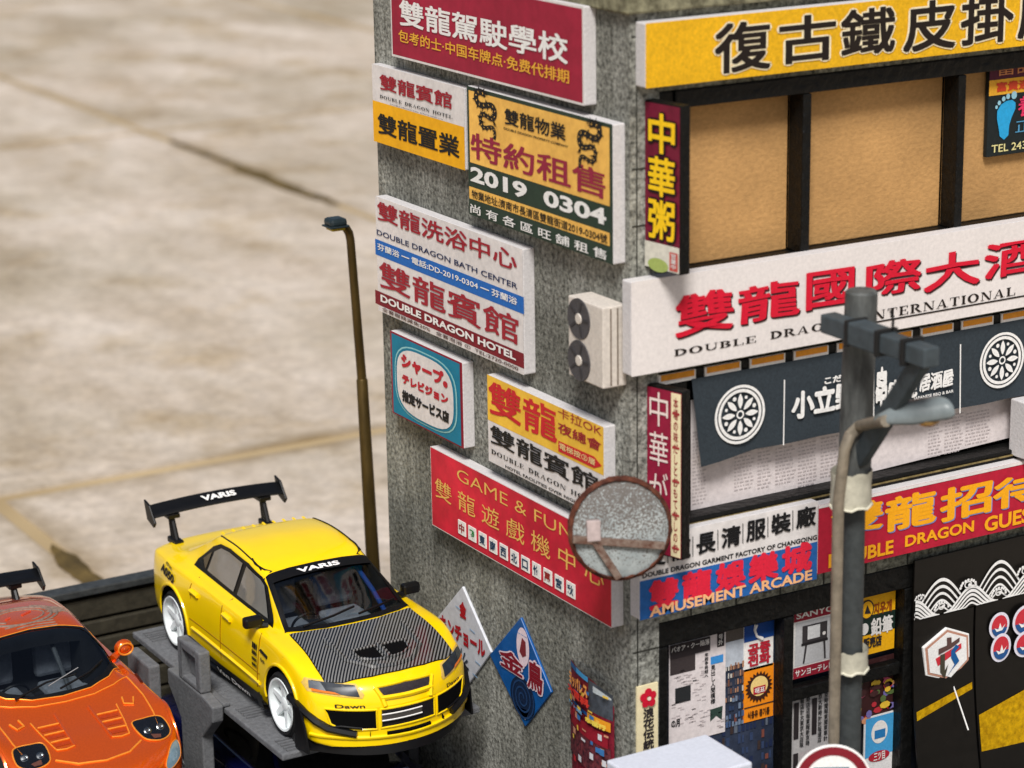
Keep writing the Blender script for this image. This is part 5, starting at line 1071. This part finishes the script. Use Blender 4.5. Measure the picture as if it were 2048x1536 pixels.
c.line('vent_bar', [(.33, 0), (.57, 0)], 'top', CF, .05, .02); 
c.line('bonnet_ridge', [(.05, -.42), (.45, -.4), (.66, -.2), (.69, 0), (.66, .2), (.45, .4), (.05, .42)], 'top', CF, .05, .012)
c.ring('windscreen_frame', wo, [(x*.99-.006, y*.96) for x, y in ws], 'top', PLB, .009, .025); c.patch('windscreen', ws, 'top', CLEAR, .005, .03); c.interior(-.28, .84, -1.15, .86, ([(-.42, .50, .82), (-.7, .49, 1.0), (-1.0, .46, 1.17)], mat('blue_trim', (40, 76, 150), .25, coat=.6)))
sun = [(-.83, .55), (-.93, .535), (-.955, .3), (-.96, 0), (-.955, -.3), (-.93, -.535), (-.83, -.55), (-.85, -.3), (-.855, 0), (-.85, .3)]
c.patch('sun_strip', sun, 'top', PLB, .018, .03); c.decal('VARIS', 'wtop', -.24, .22, -.87, -.93, WHT, .026, .04)
for pts in ([(-.25, -.5), (-.3, -.15), (-.36, .1)], [(-.25, .1), (-.31, .35), (-.38, .55)]): c.line('wiper', pts, 'top', PLB, .025, .03)
side_o = [(-.50, .905), (-.60, 1.0), (-.86, 1.195), (-1.0, 1.25), (-1.3, 1.305), (-1.75, 1.325), (-2.0, 1.30), (-2.15, 1.235), (-2.42, 1.03), (-2.44, .965), (-1.5, .935)]
for v in ('side', 'left'):
    c.patch('window_surround', side_o, v, PLB, .006)
    c.patch('front_door_glass', [(-.66, .945), (-.92, 1.19), (-1.02, 1.225), (-1.32, 1.27), (-1.38, .965), (-1.0, .955)], v, GLS2, .012)
    c.patch('rear_door_glass', [(-1.47, .97), (-1.41, 1.275), (-1.74, 1.29), (-1.95, 1.27), (-2.08, 1.20), (-2.12, .995)], v, GLS2, .012)
    c.patch('quarter_glass', [(-2.17, 1.0), (-2.14, 1.18), (-2.36, 1.025)], v, GLS, .012)
    c.line('door_seam', [(-.5, .88), (-.52, .6), (-.58, .3)], v, YL, .012, .002); c.line('door_seam', [(-1.42, .92), (-1.44, .6), (-1.46, .3)], v, YL, .012, .002)
    c.line('door_seam', [(-2.15, .93), (-2.2, .8), (-2.16, .72)], v, YL, .012, .002); c.line('sill_crease', [(-.5, .36), (-1.4, .38), (-2.15, .40)], v, YP_, .04, .0); c.line('sill_crease', [(-.5, .46), (-1.4, .475), (-2.2, .49)], v, YL, .012, .0)
    c.line('roof_seam', [(-.95, 1.285), (-1.3, 1.345)], v, PLB, .02, .004)
    for x in (-1.28, -2.08): c.line('door_handle', [(x-.09, .80), (x+.09, .79)], v, YP_, .045, .012); c.line('handle_recess', [(x-.09, .775), (x+.09, .765)], v, YL, .02, .002)
    c.patch('side_skirt', [(-.42, .27), (-.42, .13), (-2.2, .13), (-2.2, .27), (-1.4, .25)], v, PLB, .03, .08)
    c.line('skirt_edge', [(-.40, .14), (-2.22, .15)], v, PLB, .06, .03); c.line('fender_vent', [(-.3, .70), (-.47, .72)], v, PLB, .03, .004)
    c.patch('skirt_winglet', [(-.38, .34), (-.38, .12), (-.52, .12), (-.46, .30)], v, PLB, .06, .05)
for sy in (1, -1): c.line('roof_gutter', [(-1.07, sy*.55), (-1.4, sy*.55), (-1.9, sy*.535), (-2.1, sy*.52)], 'top', PLB, .016, .004)
BKD = ink((20, 16, 14))
c.decal('A050', 'side', -2.95, -2.56, .785, .875, BKD, .012, .05, -.10); c.decal('ADVAN', 'side', -2.84, -2.66, .885, .912, BKD, .012, .03, -.1)
[c.patch('decal', [(x, z), (x+w_, z), (x+w_, z+h_), (x, z+h_)], 'side', BKD, .012) for z, h_ in ((.69, .06), (.63, .04), (.57, .03), (.51, .03)) for x, w_ in ((-.66, .03), (-.625, .045), (-.57, .025))]; c.decal('Varis', 'side', -.46, -.34, .62, .66, BKD, .012, .03)
c.decal('Van Dawn', 'side', -1.5, -.72, .165, .215, WHT, .05, .02)
# mirrors
for sy in (1, -1):
    p = c.w(Vector((-.62, sy*.87, .965))); mb = MB(); mb.box((p.x-.1, p.y-.05, p.z-.055), (p.x+.1, p.y+.05, p.z+.06)); mi_ = mb.build('mirror', PLB, c.root, bevel=.03)
    a = c.w(Vector((-.60, sy*.73, .91))); mb = MB(); mb.tube([a, p-Vector((sy*.05, 0, .03))], [.05, .03], 8); mb.build('mirror_arm', PLB, mi_, smooth=True)
# nose
HLB = mat('lamp_housing', (40, 46, 54), .3, .3, 16, spec=.3)
for sg in (1, -1):
    f = lambda pts: [(sg*y, z) for y, z in pts]
    c.patch('headlight', f([(.45, .705), (.82, .735), (.845, .69), (.83, .63), (.43, .585), (.41, .62)]), 'front', mat('lamp_edge', (214, 180, 90), .45), .006)
    hl = c.patch('headlamp_lens', f([(.465, .693), (.78, .72), (.80, .648), (.45, .602)]), 'front', HLB, .012)
    c.patch('reflector', f([(.72, .71), (.80, .718), (.812, .66), (.70, .645)]), 'front', CHR, .016); c.patch('indicator', f([(.64, .64), (.80, .658), (.80, .638), (.60, .62)]), 'front', AMB, .018)
    c.patch('intake', f([(.32, .475), (.74, .49), (.70, .34), (.62, .285), (.32, .28)]), 'front', DARKV, .006)
    c.line('intake_rim', f([(.32, .475), (.74, .49), (.70, .34), (.62, .285), (.32, .28)]), 'front', YP_, .022, .004, True)
    c.line('canard', f([(.885, .50), (.86, .44), (.80, .36), (.72, .30), (.50, .245)]), 'front', PLB, .075, .02)
    c.line('canard_tip', f([(.72, .31), (.62, .325), (.45, .30)]), 'front', PLB, .02, .02)
    c.line('tow_hole', f([(.385, .235), (.387, .2351)]), 'front', DARKV, .06, .004)
    c.line('nose_crease', f([(.30, .67), (.26, .59), (.24, .50)]), 'front', YP_, .05, .004)
c.patch('grille', [(-.29, .665), (-.1, .675), (.1, .675), (.29, .665), (.25, .585), (-.25, .585)], 'front', mat('grille_mesh', (46, 40, 44), .6, .4, 60), .008); c.line('grille_lip', [(-.31, .672), (0, .685), (.31, .672)], 'front', YP_, .03, .008)
c.line('grille_foot', [(-.27, .578), (0, .575), (.27, .578)], 'front', YP_, .05, .006)
ik = [(-.285, .475), (.285, .475), (.285, .29), (-.285, .285)]; c.patch('radiator_intake', ik, 'front', mat('radiator', (26, 24, 26), .5, .4, 50), .006); c.line('intake_rim', ik, 'front', YP_, .022, .004, True)
c.patch('number_bar', [(-.28, .425), (.12, .43), (.12, .375), (-.28, .37)], 'front', ink((70, 66, 62)), .03); c.line('intercooler_tube', [(-.28, .43), (.12, .435)], 'front', WHT, .014, .032); c.line('intercooler_tube', [(-.28, .368), (.12, .373)], 'front', WHT, .014, .032)
c.line('lower_slot', [(-.23, .225), (0, .222), (.23, .225)], 'front', DARKV, .04, .002); c.line('bumper_edge', [(-.84, .215), (-.5, .2), (0, .19), (.5, .2), (.84, .215)], 'front', YP_, .035, .006)
c.decal('Dawn', 'front', -.66, -.42, .50, .535, BKD, .012, .02); c.decal('Dawn', 'front', .46, .66, .50, .535, BKD, .012, .02)
lipo = []; lipi = []
for k in range(25):
    y = -.90+1.8*k/24; xx = .965-.52*(abs(y)/.85)**2.3; lipo.append((xx+.02, y)); lipi.append((xx-.22, y*.95))
mb = MB(); n = 25
for z0, z1, o_ in ((.02, .13, 0),): mb.add([c.w(Vector((x, y, z0))) for x, y in lipo]+[c.w(Vector((x, y, z0))) for x, y in lipi]+[c.w(Vector((x-.03, y, z1))) for x, y in lipo]+[c.w(Vector((x, y, z1))) for x, y in lipi],
    [f for i in range(n-1) for f in ((i, i+1, n+i+1, n+i), (2*n+i, 3*n+i, 3*n+i+1, 2*n+i+1), (i, 2*n+i, 2*n+i+1, i+1), (n+i, n+i+1, 3*n+i+1, 3*n+i))]+[(0, n, 3*n, 2*n), (n-1, 3*n-1, 4*n-1, 2*n-1)])
mb.build('front_lip', PLB, c.root, smooth=True)
for sy in (1, -1):
    mb = MB(); mb.prism([c.w(Vector(p)) for p in ((.60, sy*.875, .03), (.36, sy*.90, .03), (.38, sy*.90, .50), (.46, sy*.895, .47), (.54, sy*.885, .28))], c.w(Vector((0, sy*.02, 0)))-c.w(Vector((0, 0, 0)))); mb.build('lip_fence', PLB, c.root)
# rear wing
def wing(c, x0, hw, z0, ch, rise, sup, base_z, m, arch=.03, tip=.24):
    mb = MB(); n = 20; m_ = 10; V = []
    for i in range(n+1):
        y = -hw+2*hw*i/n; zc = z0+arch*(1-(y/hw)**2)
        for k in range(m_):
            t = 2*math.pi*k/m_; a = .5+.5*math.cos(t); th = .035*math.sin(t)*(1 if math.sin(t) > 0 else .7); dip = -.05*math.sin(a*math.pi)
            V.append(c.w(Vector((x0-ch*(1-a), y, zc+rise*(1-a)+th+dip*.6))))
    mb.add(V, [(i*m_+k, i*m_+(k+1) % m_, (i+1)*m_+(k+1) % m_, (i+1)*m_+k) for i in range(n) for k in range(m_)]); w = mb.build('wing', m, c.root, smooth=True)
    for sy in (1, -1):
        mb = MB(); mb.prism([c.w(Vector((x, sy*hw, z))) for x, z in ((x0+.05, z0-.05), (x0+.0, z0-tip*.55), (x0-ch*.9, z0-tip*.3), (x0-ch-.05, z0+rise+.06), (x0-ch*.5, z0+rise*.8+.05))], c.w(Vector((0, sy*.025, 0)))-c.w(Vector((0, 0, 0)))); mb.build('end_plate', m, w, bevel=.008)
        for dx in (0, -.1):
            mb = MB(); mb.tube([c.w(Vector((x0-ch*.45+dx*.3, sy*sup, z0))), c.w(Vector((x0-ch*.35+dx+.12, sy*(sup), base_z)))], [.028, .032], 8); mb.build('wing_strut', m, w, smooth=True)
        mb = MB(); p = c.w(Vector((x0-ch*.35+.07, sy*sup, base_z))); mb.box((p.x-.05, p.y-.12, p.z-.02), (p.x+.05, p.y+.12, p.z+.045)); mb.build('strut_foot', m, w, bevel=.015)
        p = c.w(Vector((x0-ch*.5, sy*sup, z0-.03))); mb = MB(); mb.box((p.x-.07, p.y-.1, p.z-.02), (p.x+.07, p.y+.1, p.z+.03)); mb.build('strut_top', m, w, bevel=.01)
    return w
wg = wing(c, -3.32, .755, 1.235, .19, .085, .535, .925, PLB, tip=.2)
gv, gf = glyphs('VARIS', .04); x0 = min(p[0] for p in gv); x1 = max(p[0] for p in gv); mb = MB()
mb.add([c.w(Vector((-3.36-.07*((p[1])/.72), -.18+.40*(p[0]-x0)/(x1-x0), 1.304+.032*((p[1])/.72)+.008))) for p in gv], gf); mb.build('wing_lettering', WHT, c.root)
# roof fins
for k in range(9):
    y = -.46+.115*k; l, n = c.hit((-2.17, y), 'top'); p = c.w(l); mb = MB(); mb.add([p+Vector((-.012, -.05, 0)), p+Vector((.012, -.05, 0)), p+Vector((.012, .06, 0)), p+Vector((-.012, .06, 0)), p+Vector((-.006, .045, .013)), p+Vector((.006, .045, .013))], [(0, 1, 5, 4), (1, 2, 5), (2, 3, 4, 5), (3, 0, 4)]); mb.build('roof_fin', YP_, c.root)

# ------------------------------------------------------------------ orange coupe
OP = mat('orange_paint', (232, 92, 8), .24, .08, 60, metal=.5, coat=1); OL = mat('orange_seam_highlight', (250, 150, 50), .35, metal=.3); OD = mat('orange_shade_gap', (70, 20, 6), .6)  # seam and lip lines in lighter orange: bright edge highlights painted in
FD = [
 (.93, .36, .16, .74, .70, .32, .6, .345, .35, .355), (.88, .47, .14, .80, .76, .43, .64, .455, .4, .465), (.75, .54, .13, .84, .80, .52, .66, .53, .42, .537), (.5, .60, .13, .865, .82, .615, .68, .60, .45, .598),
 (.2, .665, .13, .875, .83, .70, .69, .675, .47, .665), (0, .70, .14, .88, .83, .735, .68, .71, .48, .70), (-.35, .785, .14, .88, .82, .77, .69, .785, .5, .785), (-.5, .855, .14, .875, .82, .785, .70, .81, .56, .83),
 (-.85, 1.04, .14, .87, .815, .81, .69, .845, .60, .985), (-1.2, 1.185, .14, .865, .81, .825, .69, .86, .545, 1.135), (-1.6, 1.235, .14, .865, .81, .835, .69, .87, .53, 1.19), (-2.05, 1.215, .14, .87, .815, .85, .69, .885, .52, 1.165),
 (-2.5, 1.08, .15, .88, .82, .865, .69, .90, .51, 1.03), (-2.85, .955, .17, .875, .81, .865, .67, .90, .5, .935), (-3.15, .90, .2, .85, .78, .84, .62, .87, .46, .89), (-3.32, .84, .26, .78, .72, .77, .55, .80, .4, .83)]
bow2 = lambda x: .42*max(0, min(1, (x-.0)/.8))**1.1 - .10*max(0, min(1, (-x-2.7)/.5))
o = Car('orange_car', 'orange coupe with twin bonnet louvres and a grey oval emblem on its roof', 7.47, 21.12, 1.42, FD, 2.425, .315, .21, bow2, OP, .035, 'model cars on the lifts', (w2, .52, 1.03, -2.3, .48))
RB = mat('dark_rim', (70, 72, 74), .35, .1, metal=.8)
for x in (0, -2.425):
    for sy in (1, -1): o.wheel(x, sy, RB, 5, .24, .895)
for xw in (0, -2.425):
    for v in ('side', 'left'): o.line('arch_lip', [(xw+.37*math.cos(math.radians(a)), .335+.37*math.sin(math.radians(a))) for a in range(-14, 196, 12)], v, OP, .035, .0)
o.ring('windscreen_frame', w2o, [(x*.99-.008, y*.96) for x, y in w2], 'top', PLB, .009, .025); o.patch('windscreen', w2, 'top', CLEAR, .005, .03); o.interior(-.62, .72, -1.45, .74, ([(-.9, .25, .62), (-1.35, .24, 1.0)], mat('roll_bar', (84, 88, 92), .3))); o.line('windscreen_trim', w2o, 'top', OL, .014, .006, True)
for pts in ([(-.5, -.45), (-.6, -.1), (-.62, .2)], [(-.5, .0), (-.62, .35), (-.74, .52)]): o.line('wiper', pts, 'top', PLB, .022, .03)
o.line('wiper', [(-.55, -.1), (-.68, .25)], 'top', mat('wiper_metal', (150, 150, 150), .3), .01, .04)
for v in ('side', 'left'):
    o.patch('side_window', [(-.86, .865), (-1.0, .96), (-1.25, 1.10), (-1.6, 1.155), (-2.0, 1.135), (-2.3, 1.02), (-2.3, .91), (-1.4, .88)], v, GLS, .008)
    o.line('door_seam', [(-.62, .8), (-.66, .5), (-.7, .25)], v, OD, .014, .002); o.line('door_seam', [(-1.85, .86), (-1.88, .5), (-1.8, .25)], v, OD, .014, .002)
hs = [(-.36, 0), (-.38, .3), (-.45, .52), (-.56, .70), (-.2, .72), (.1, .70), (.32, .66)]
for sg in (1, -1): o.line('bonnet_seam', [(x, sg*y) for x, y in hs[3:]], 'top', OL, .016, .003)
o.line('bonnet_seam', [(.46, -.42), (.6, -.25), (.65, 0), (.6, .25), (.46, .42)], 'top', OL, .022, .003); o.line('cowl_seam', [(-.56, -.7), (-.45, -.52), (-.38, -.3), (-.36, 0), (-.38, .3), (-.45, .52), (-.56, .70)], 'top', OL, .014, .003)
for sg in (1, -1):
    T = lambda x, y: (x, sg*y)
    # louvre group
    for k in range(3):
        x = -.06+.135*k; wd = .12-.008*k; o.patch('bonnet_louvre', [T(x, .2), T(x, .2+wd*1.6), T(x+.075, .195+wd*1.55), T(x+.075, .2)], 'top', OD if k == 9 else mat('orange_deep', (190, 64, 10), .4, metal=.3, coat=.6), .004); o.line('louvre_lip', [T(x, .19), T(x, .2+wd*1.65)], 'top', OL, .02, .01)
    o.line('louvre_side', [T(-.22, .17), T(.33, .185)], 'top', OP, .026, .006); o.line('louvre_side', [T(-.16, .43), T(.1, .40), T(.33, .36)], 'top', OL, .014, .006); o.line('louvre_lip', [T(.33, .185), T(.35, .27), T(.33, .36)], 'top', OL, .016, .006)
    o.line('washer_scoop', [T(-.24, .52), T(-.14, .5), T(-.1, .58), T(-.2, .62)], 'top', OL, .02, .006)
    hlp = smooth([T(.19, .44), T(.16, .57), T(.16, .69), T(.22, .75), T(.36, .755), T(.45, .68), T(.49, .57), T(.43, .46)])
    o.patch('headlight', hlp, 'top', mat('lamp_black', (18, 18, 20), .2, .2, coat=.8), .010); o.line('headlight_seam', hlp, 'top', OL, .016, .006, True)
    for yy, xx, r in ((.53, .345, .036), (.67, .31, .038)):
        l, n_ = o.hit(T(xx, yy), 'top'); n_ = (n_+Vector((.55, 0, 0))).normalized(); nw = (o.w(n_)-o.o).normalized(); mb = MB(); mb.lathe(o.w(l)+nw*.006, nw, [(.0, r), (.018, r), (.022, r*.8), (.008, r*.72), (.012, 0)], 18); mb.build('projector_lamp', CHR, o.root, smooth=True)
    o.patch('lamp_foot', [T(.40, .54), T(.41, .64), T(.455, .62), T(.465, .55)], 'top', mat('lamp_brown', (96, 60, 50), .4), .014)
    f = lambda pts: [(sg*y, z) for y, z in pts]
    o.patch('turn_signal', f(smooth([(.54, .43), (.60, .48), (.69, .515), (.77, .515), (.79, .47), (.75, .405), (.65, .375), (.56, .38)])), 'front', mat('smoke_lens', (120, 146, 160), .12, .15, 6, coat=1), .010); o.line('turn_signal_rim', f(smooth([(.54, .43), (.60, .48), (.69, .515), (.77, .515), (.79, .47), (.75, .405), (.65, .375), (.56, .38)])), 'front', OL, .012, .008, True)
    o.line('front_strake', f([(.86, .16), (.55, .15)]), 'front', PLB, .05, .02)
    p = o.w(Vector((-1.0, sg*.85, .95))); mb = MB(); NS, NR_ = 16, 10; V = []
    for i in range(NR_+1):
        t = math.pi*i/NR_
        for k in range(NS): f_ = 2*math.pi*k/NS; V.append(p+Vector((.095*math.cos(t), (-.075 if math.cos(f_) > 0 else -.03)*math.sin(t)*math.cos(f_), .082*math.sin(t)*math.sin(f_))))
    mb.add(V, [(i*NS+k, i*NS+(k+1) % NS, (i+1)*NS+(k+1) % NS, (i+1)*NS+k) for i in range(NR_) for k in range(NS)]); mi_ = mb.build('mirror', OP, o.root, smooth=True)
    mb = MB(); mb.tube([p+Vector((.075*math.cos(q_), -.07, .058*math.sin(q_))) for q_ in [2*math.pi*k/18 for k in range(19)]], .010, 6); mb.build('mirror_highlight', OL, mi_, smooth=True)  # ring line paints in the crescent highlight on the mirror shell
    a = o.w(Vector((-.92, sg*.70, .88))); mb = MB(); mb.tube([a, p-Vector((sg*.03, 0, .04))], [.045, .03], 8); mb.build('mirror_arm', OP, mi_, smooth=True)
    o.line('side_gill', [(-.42, sg*.80), (-.62, sg*.82)], 'top', OD, .03, .002)
o.patch('nose_intake', [(-.5, .29), (.5, .29), (.42, .19), (-.42, .19)], 'front', DARKV, .006); o.line('nose_intake_rim', [(-.5, .29), (.5, .29), (.42, .19), (-.42, .19)], 'front', OL, .014, .006, True)
mb = MB(); q = []
for k in range(21): y = -.86+1.72*k/20; q.append((.95-.5*(abs(y)/.85)**2.2, y))
mb.add([o.w(Vector((x, y, .06))) for x, y in q]+[o.w(Vector((x-.2, y*.95, .06))) for x, y in q]+[o.w(Vector((x-.01, y, .13))) for x, y in q]+[o.w(Vector((x-.2, y*.95, .13))) for x, y in q], [f for i in range(20) for f in ((i, i+1, 22+i, 21+i), (42+i, 63+i, 64+i, 43+i), (i, 42+i, 43+i, i+1), (21+i, 22+i, 64+i, 63+i))]); mb.build('front_lip', PLB, o.root, smooth=True)
# oval roof emblem, worn grey brush strokes
EG = mat('emblem_grey', (128, 108, 96), .5, .3, 30)
def oring(rx, ry, wd, a0, a1, m, cx=-1.66, cy=.02):
    o.line('roof_emblem', [(cx+rx*math.cos(math.radians(a)), cy+ry*math.sin(math.radians(a))) for a in range(a0, a1+1, 15)], 'top', m, wd, .0)
for rx, ry, wd, a0, a1 in ((.23, .34, .03, 0, 360), (.17, .26, .022, 20, 330), (.27, .40, .026, 30, 150), (.27, .40, .022, 190, 300)): oring(rx, ry, wd, a0, a1, EG)
for k in range(9):
    x = -1.74+.02*k; y = .30+.03*(k % 3); o.line('roof_emblem', [(x, y), (x-.03, y+.1), (x-.02, y+.16)], 'top', EG, .022, .0)
for k in range(3): o.line('roof_emblem', [(-1.42+.05*k, -.2+.1*k), (-1.44+.05*k, .1), (-1.42+.05*k, .3)], 'top', EG, .02, .0)
for x_, y_ in ((-1.62, -.12), (-1.66, .06), (-1.70, .12)): o.line('roof_emblem', [(x_, y_), (x_-.03, y_+.05)], 'top', ink((190, 70, 50)), .03, .0)
o.line('roof_rear_seam', [(-2.3, -.5), (-2.28, 0), (-2.3, .5)], 'top', OD, .02, .002); o.patch('rear_glass', [(-2.32, -.42), (-2.3, 0), (-2.32, .42), (-2.8, .40), (-2.83, 0), (-2.8, -.40)], 'top', mat('rear_glass_red', (90, 40, 34), .15, coat=1), .006)
w_ = wing(o, -2.86, .70, 1.10, .24, .06, .42, .88, PLB, .02, .22)
# ------------------------------------------------------------------ dark blue car under the raised platform
BP = mat('deep_blue_paint', (10, 15, 58), .2, .1, 20, coat=1)
b = Car('blue_car', 'dark blue car hidden in the shade under the raised lift platform', 10.2, 20.75, .0, [tuple(v if k in (0, 2, 3, 4, 6, 8) else v*.98 for k, v in enumerate(r)) for r in EVO], 2.6, .315, .2, bow, BP, .02, 'model cars on the lifts')
for x in (0, -2.6):
    for sy in (1, -1): b.wheel(x, sy, RB, 5, .24, .885)
b.patch('windscreen', ws, 'top', GLS, .008)
for v in ('side', 'left'): b.patch('side_window', side_o[:-1]+[(-1.5, .935)], v, GLS, .006); b.line('door_seam', [(-1.42, .9), (-1.44, .6), (-1.46, .3)], v, DARKV, .012, .002)
b.line('bonnet_seam', hood, 'top', mat('blue_edge_highlight', (120, 130, 170), .3), .012, .003, True); b.patch('grille', ik, 'front', DARKV, .006)  # pale seam colour paints in the thin highlight along the bonnet edge
for sg in (1, -1): b.patch('headlight', [(sg*y, z) for y, z in [(.44, .70), (.82, .72), (.83, .62), (.42, .57)]], 'front', CHR, .008)
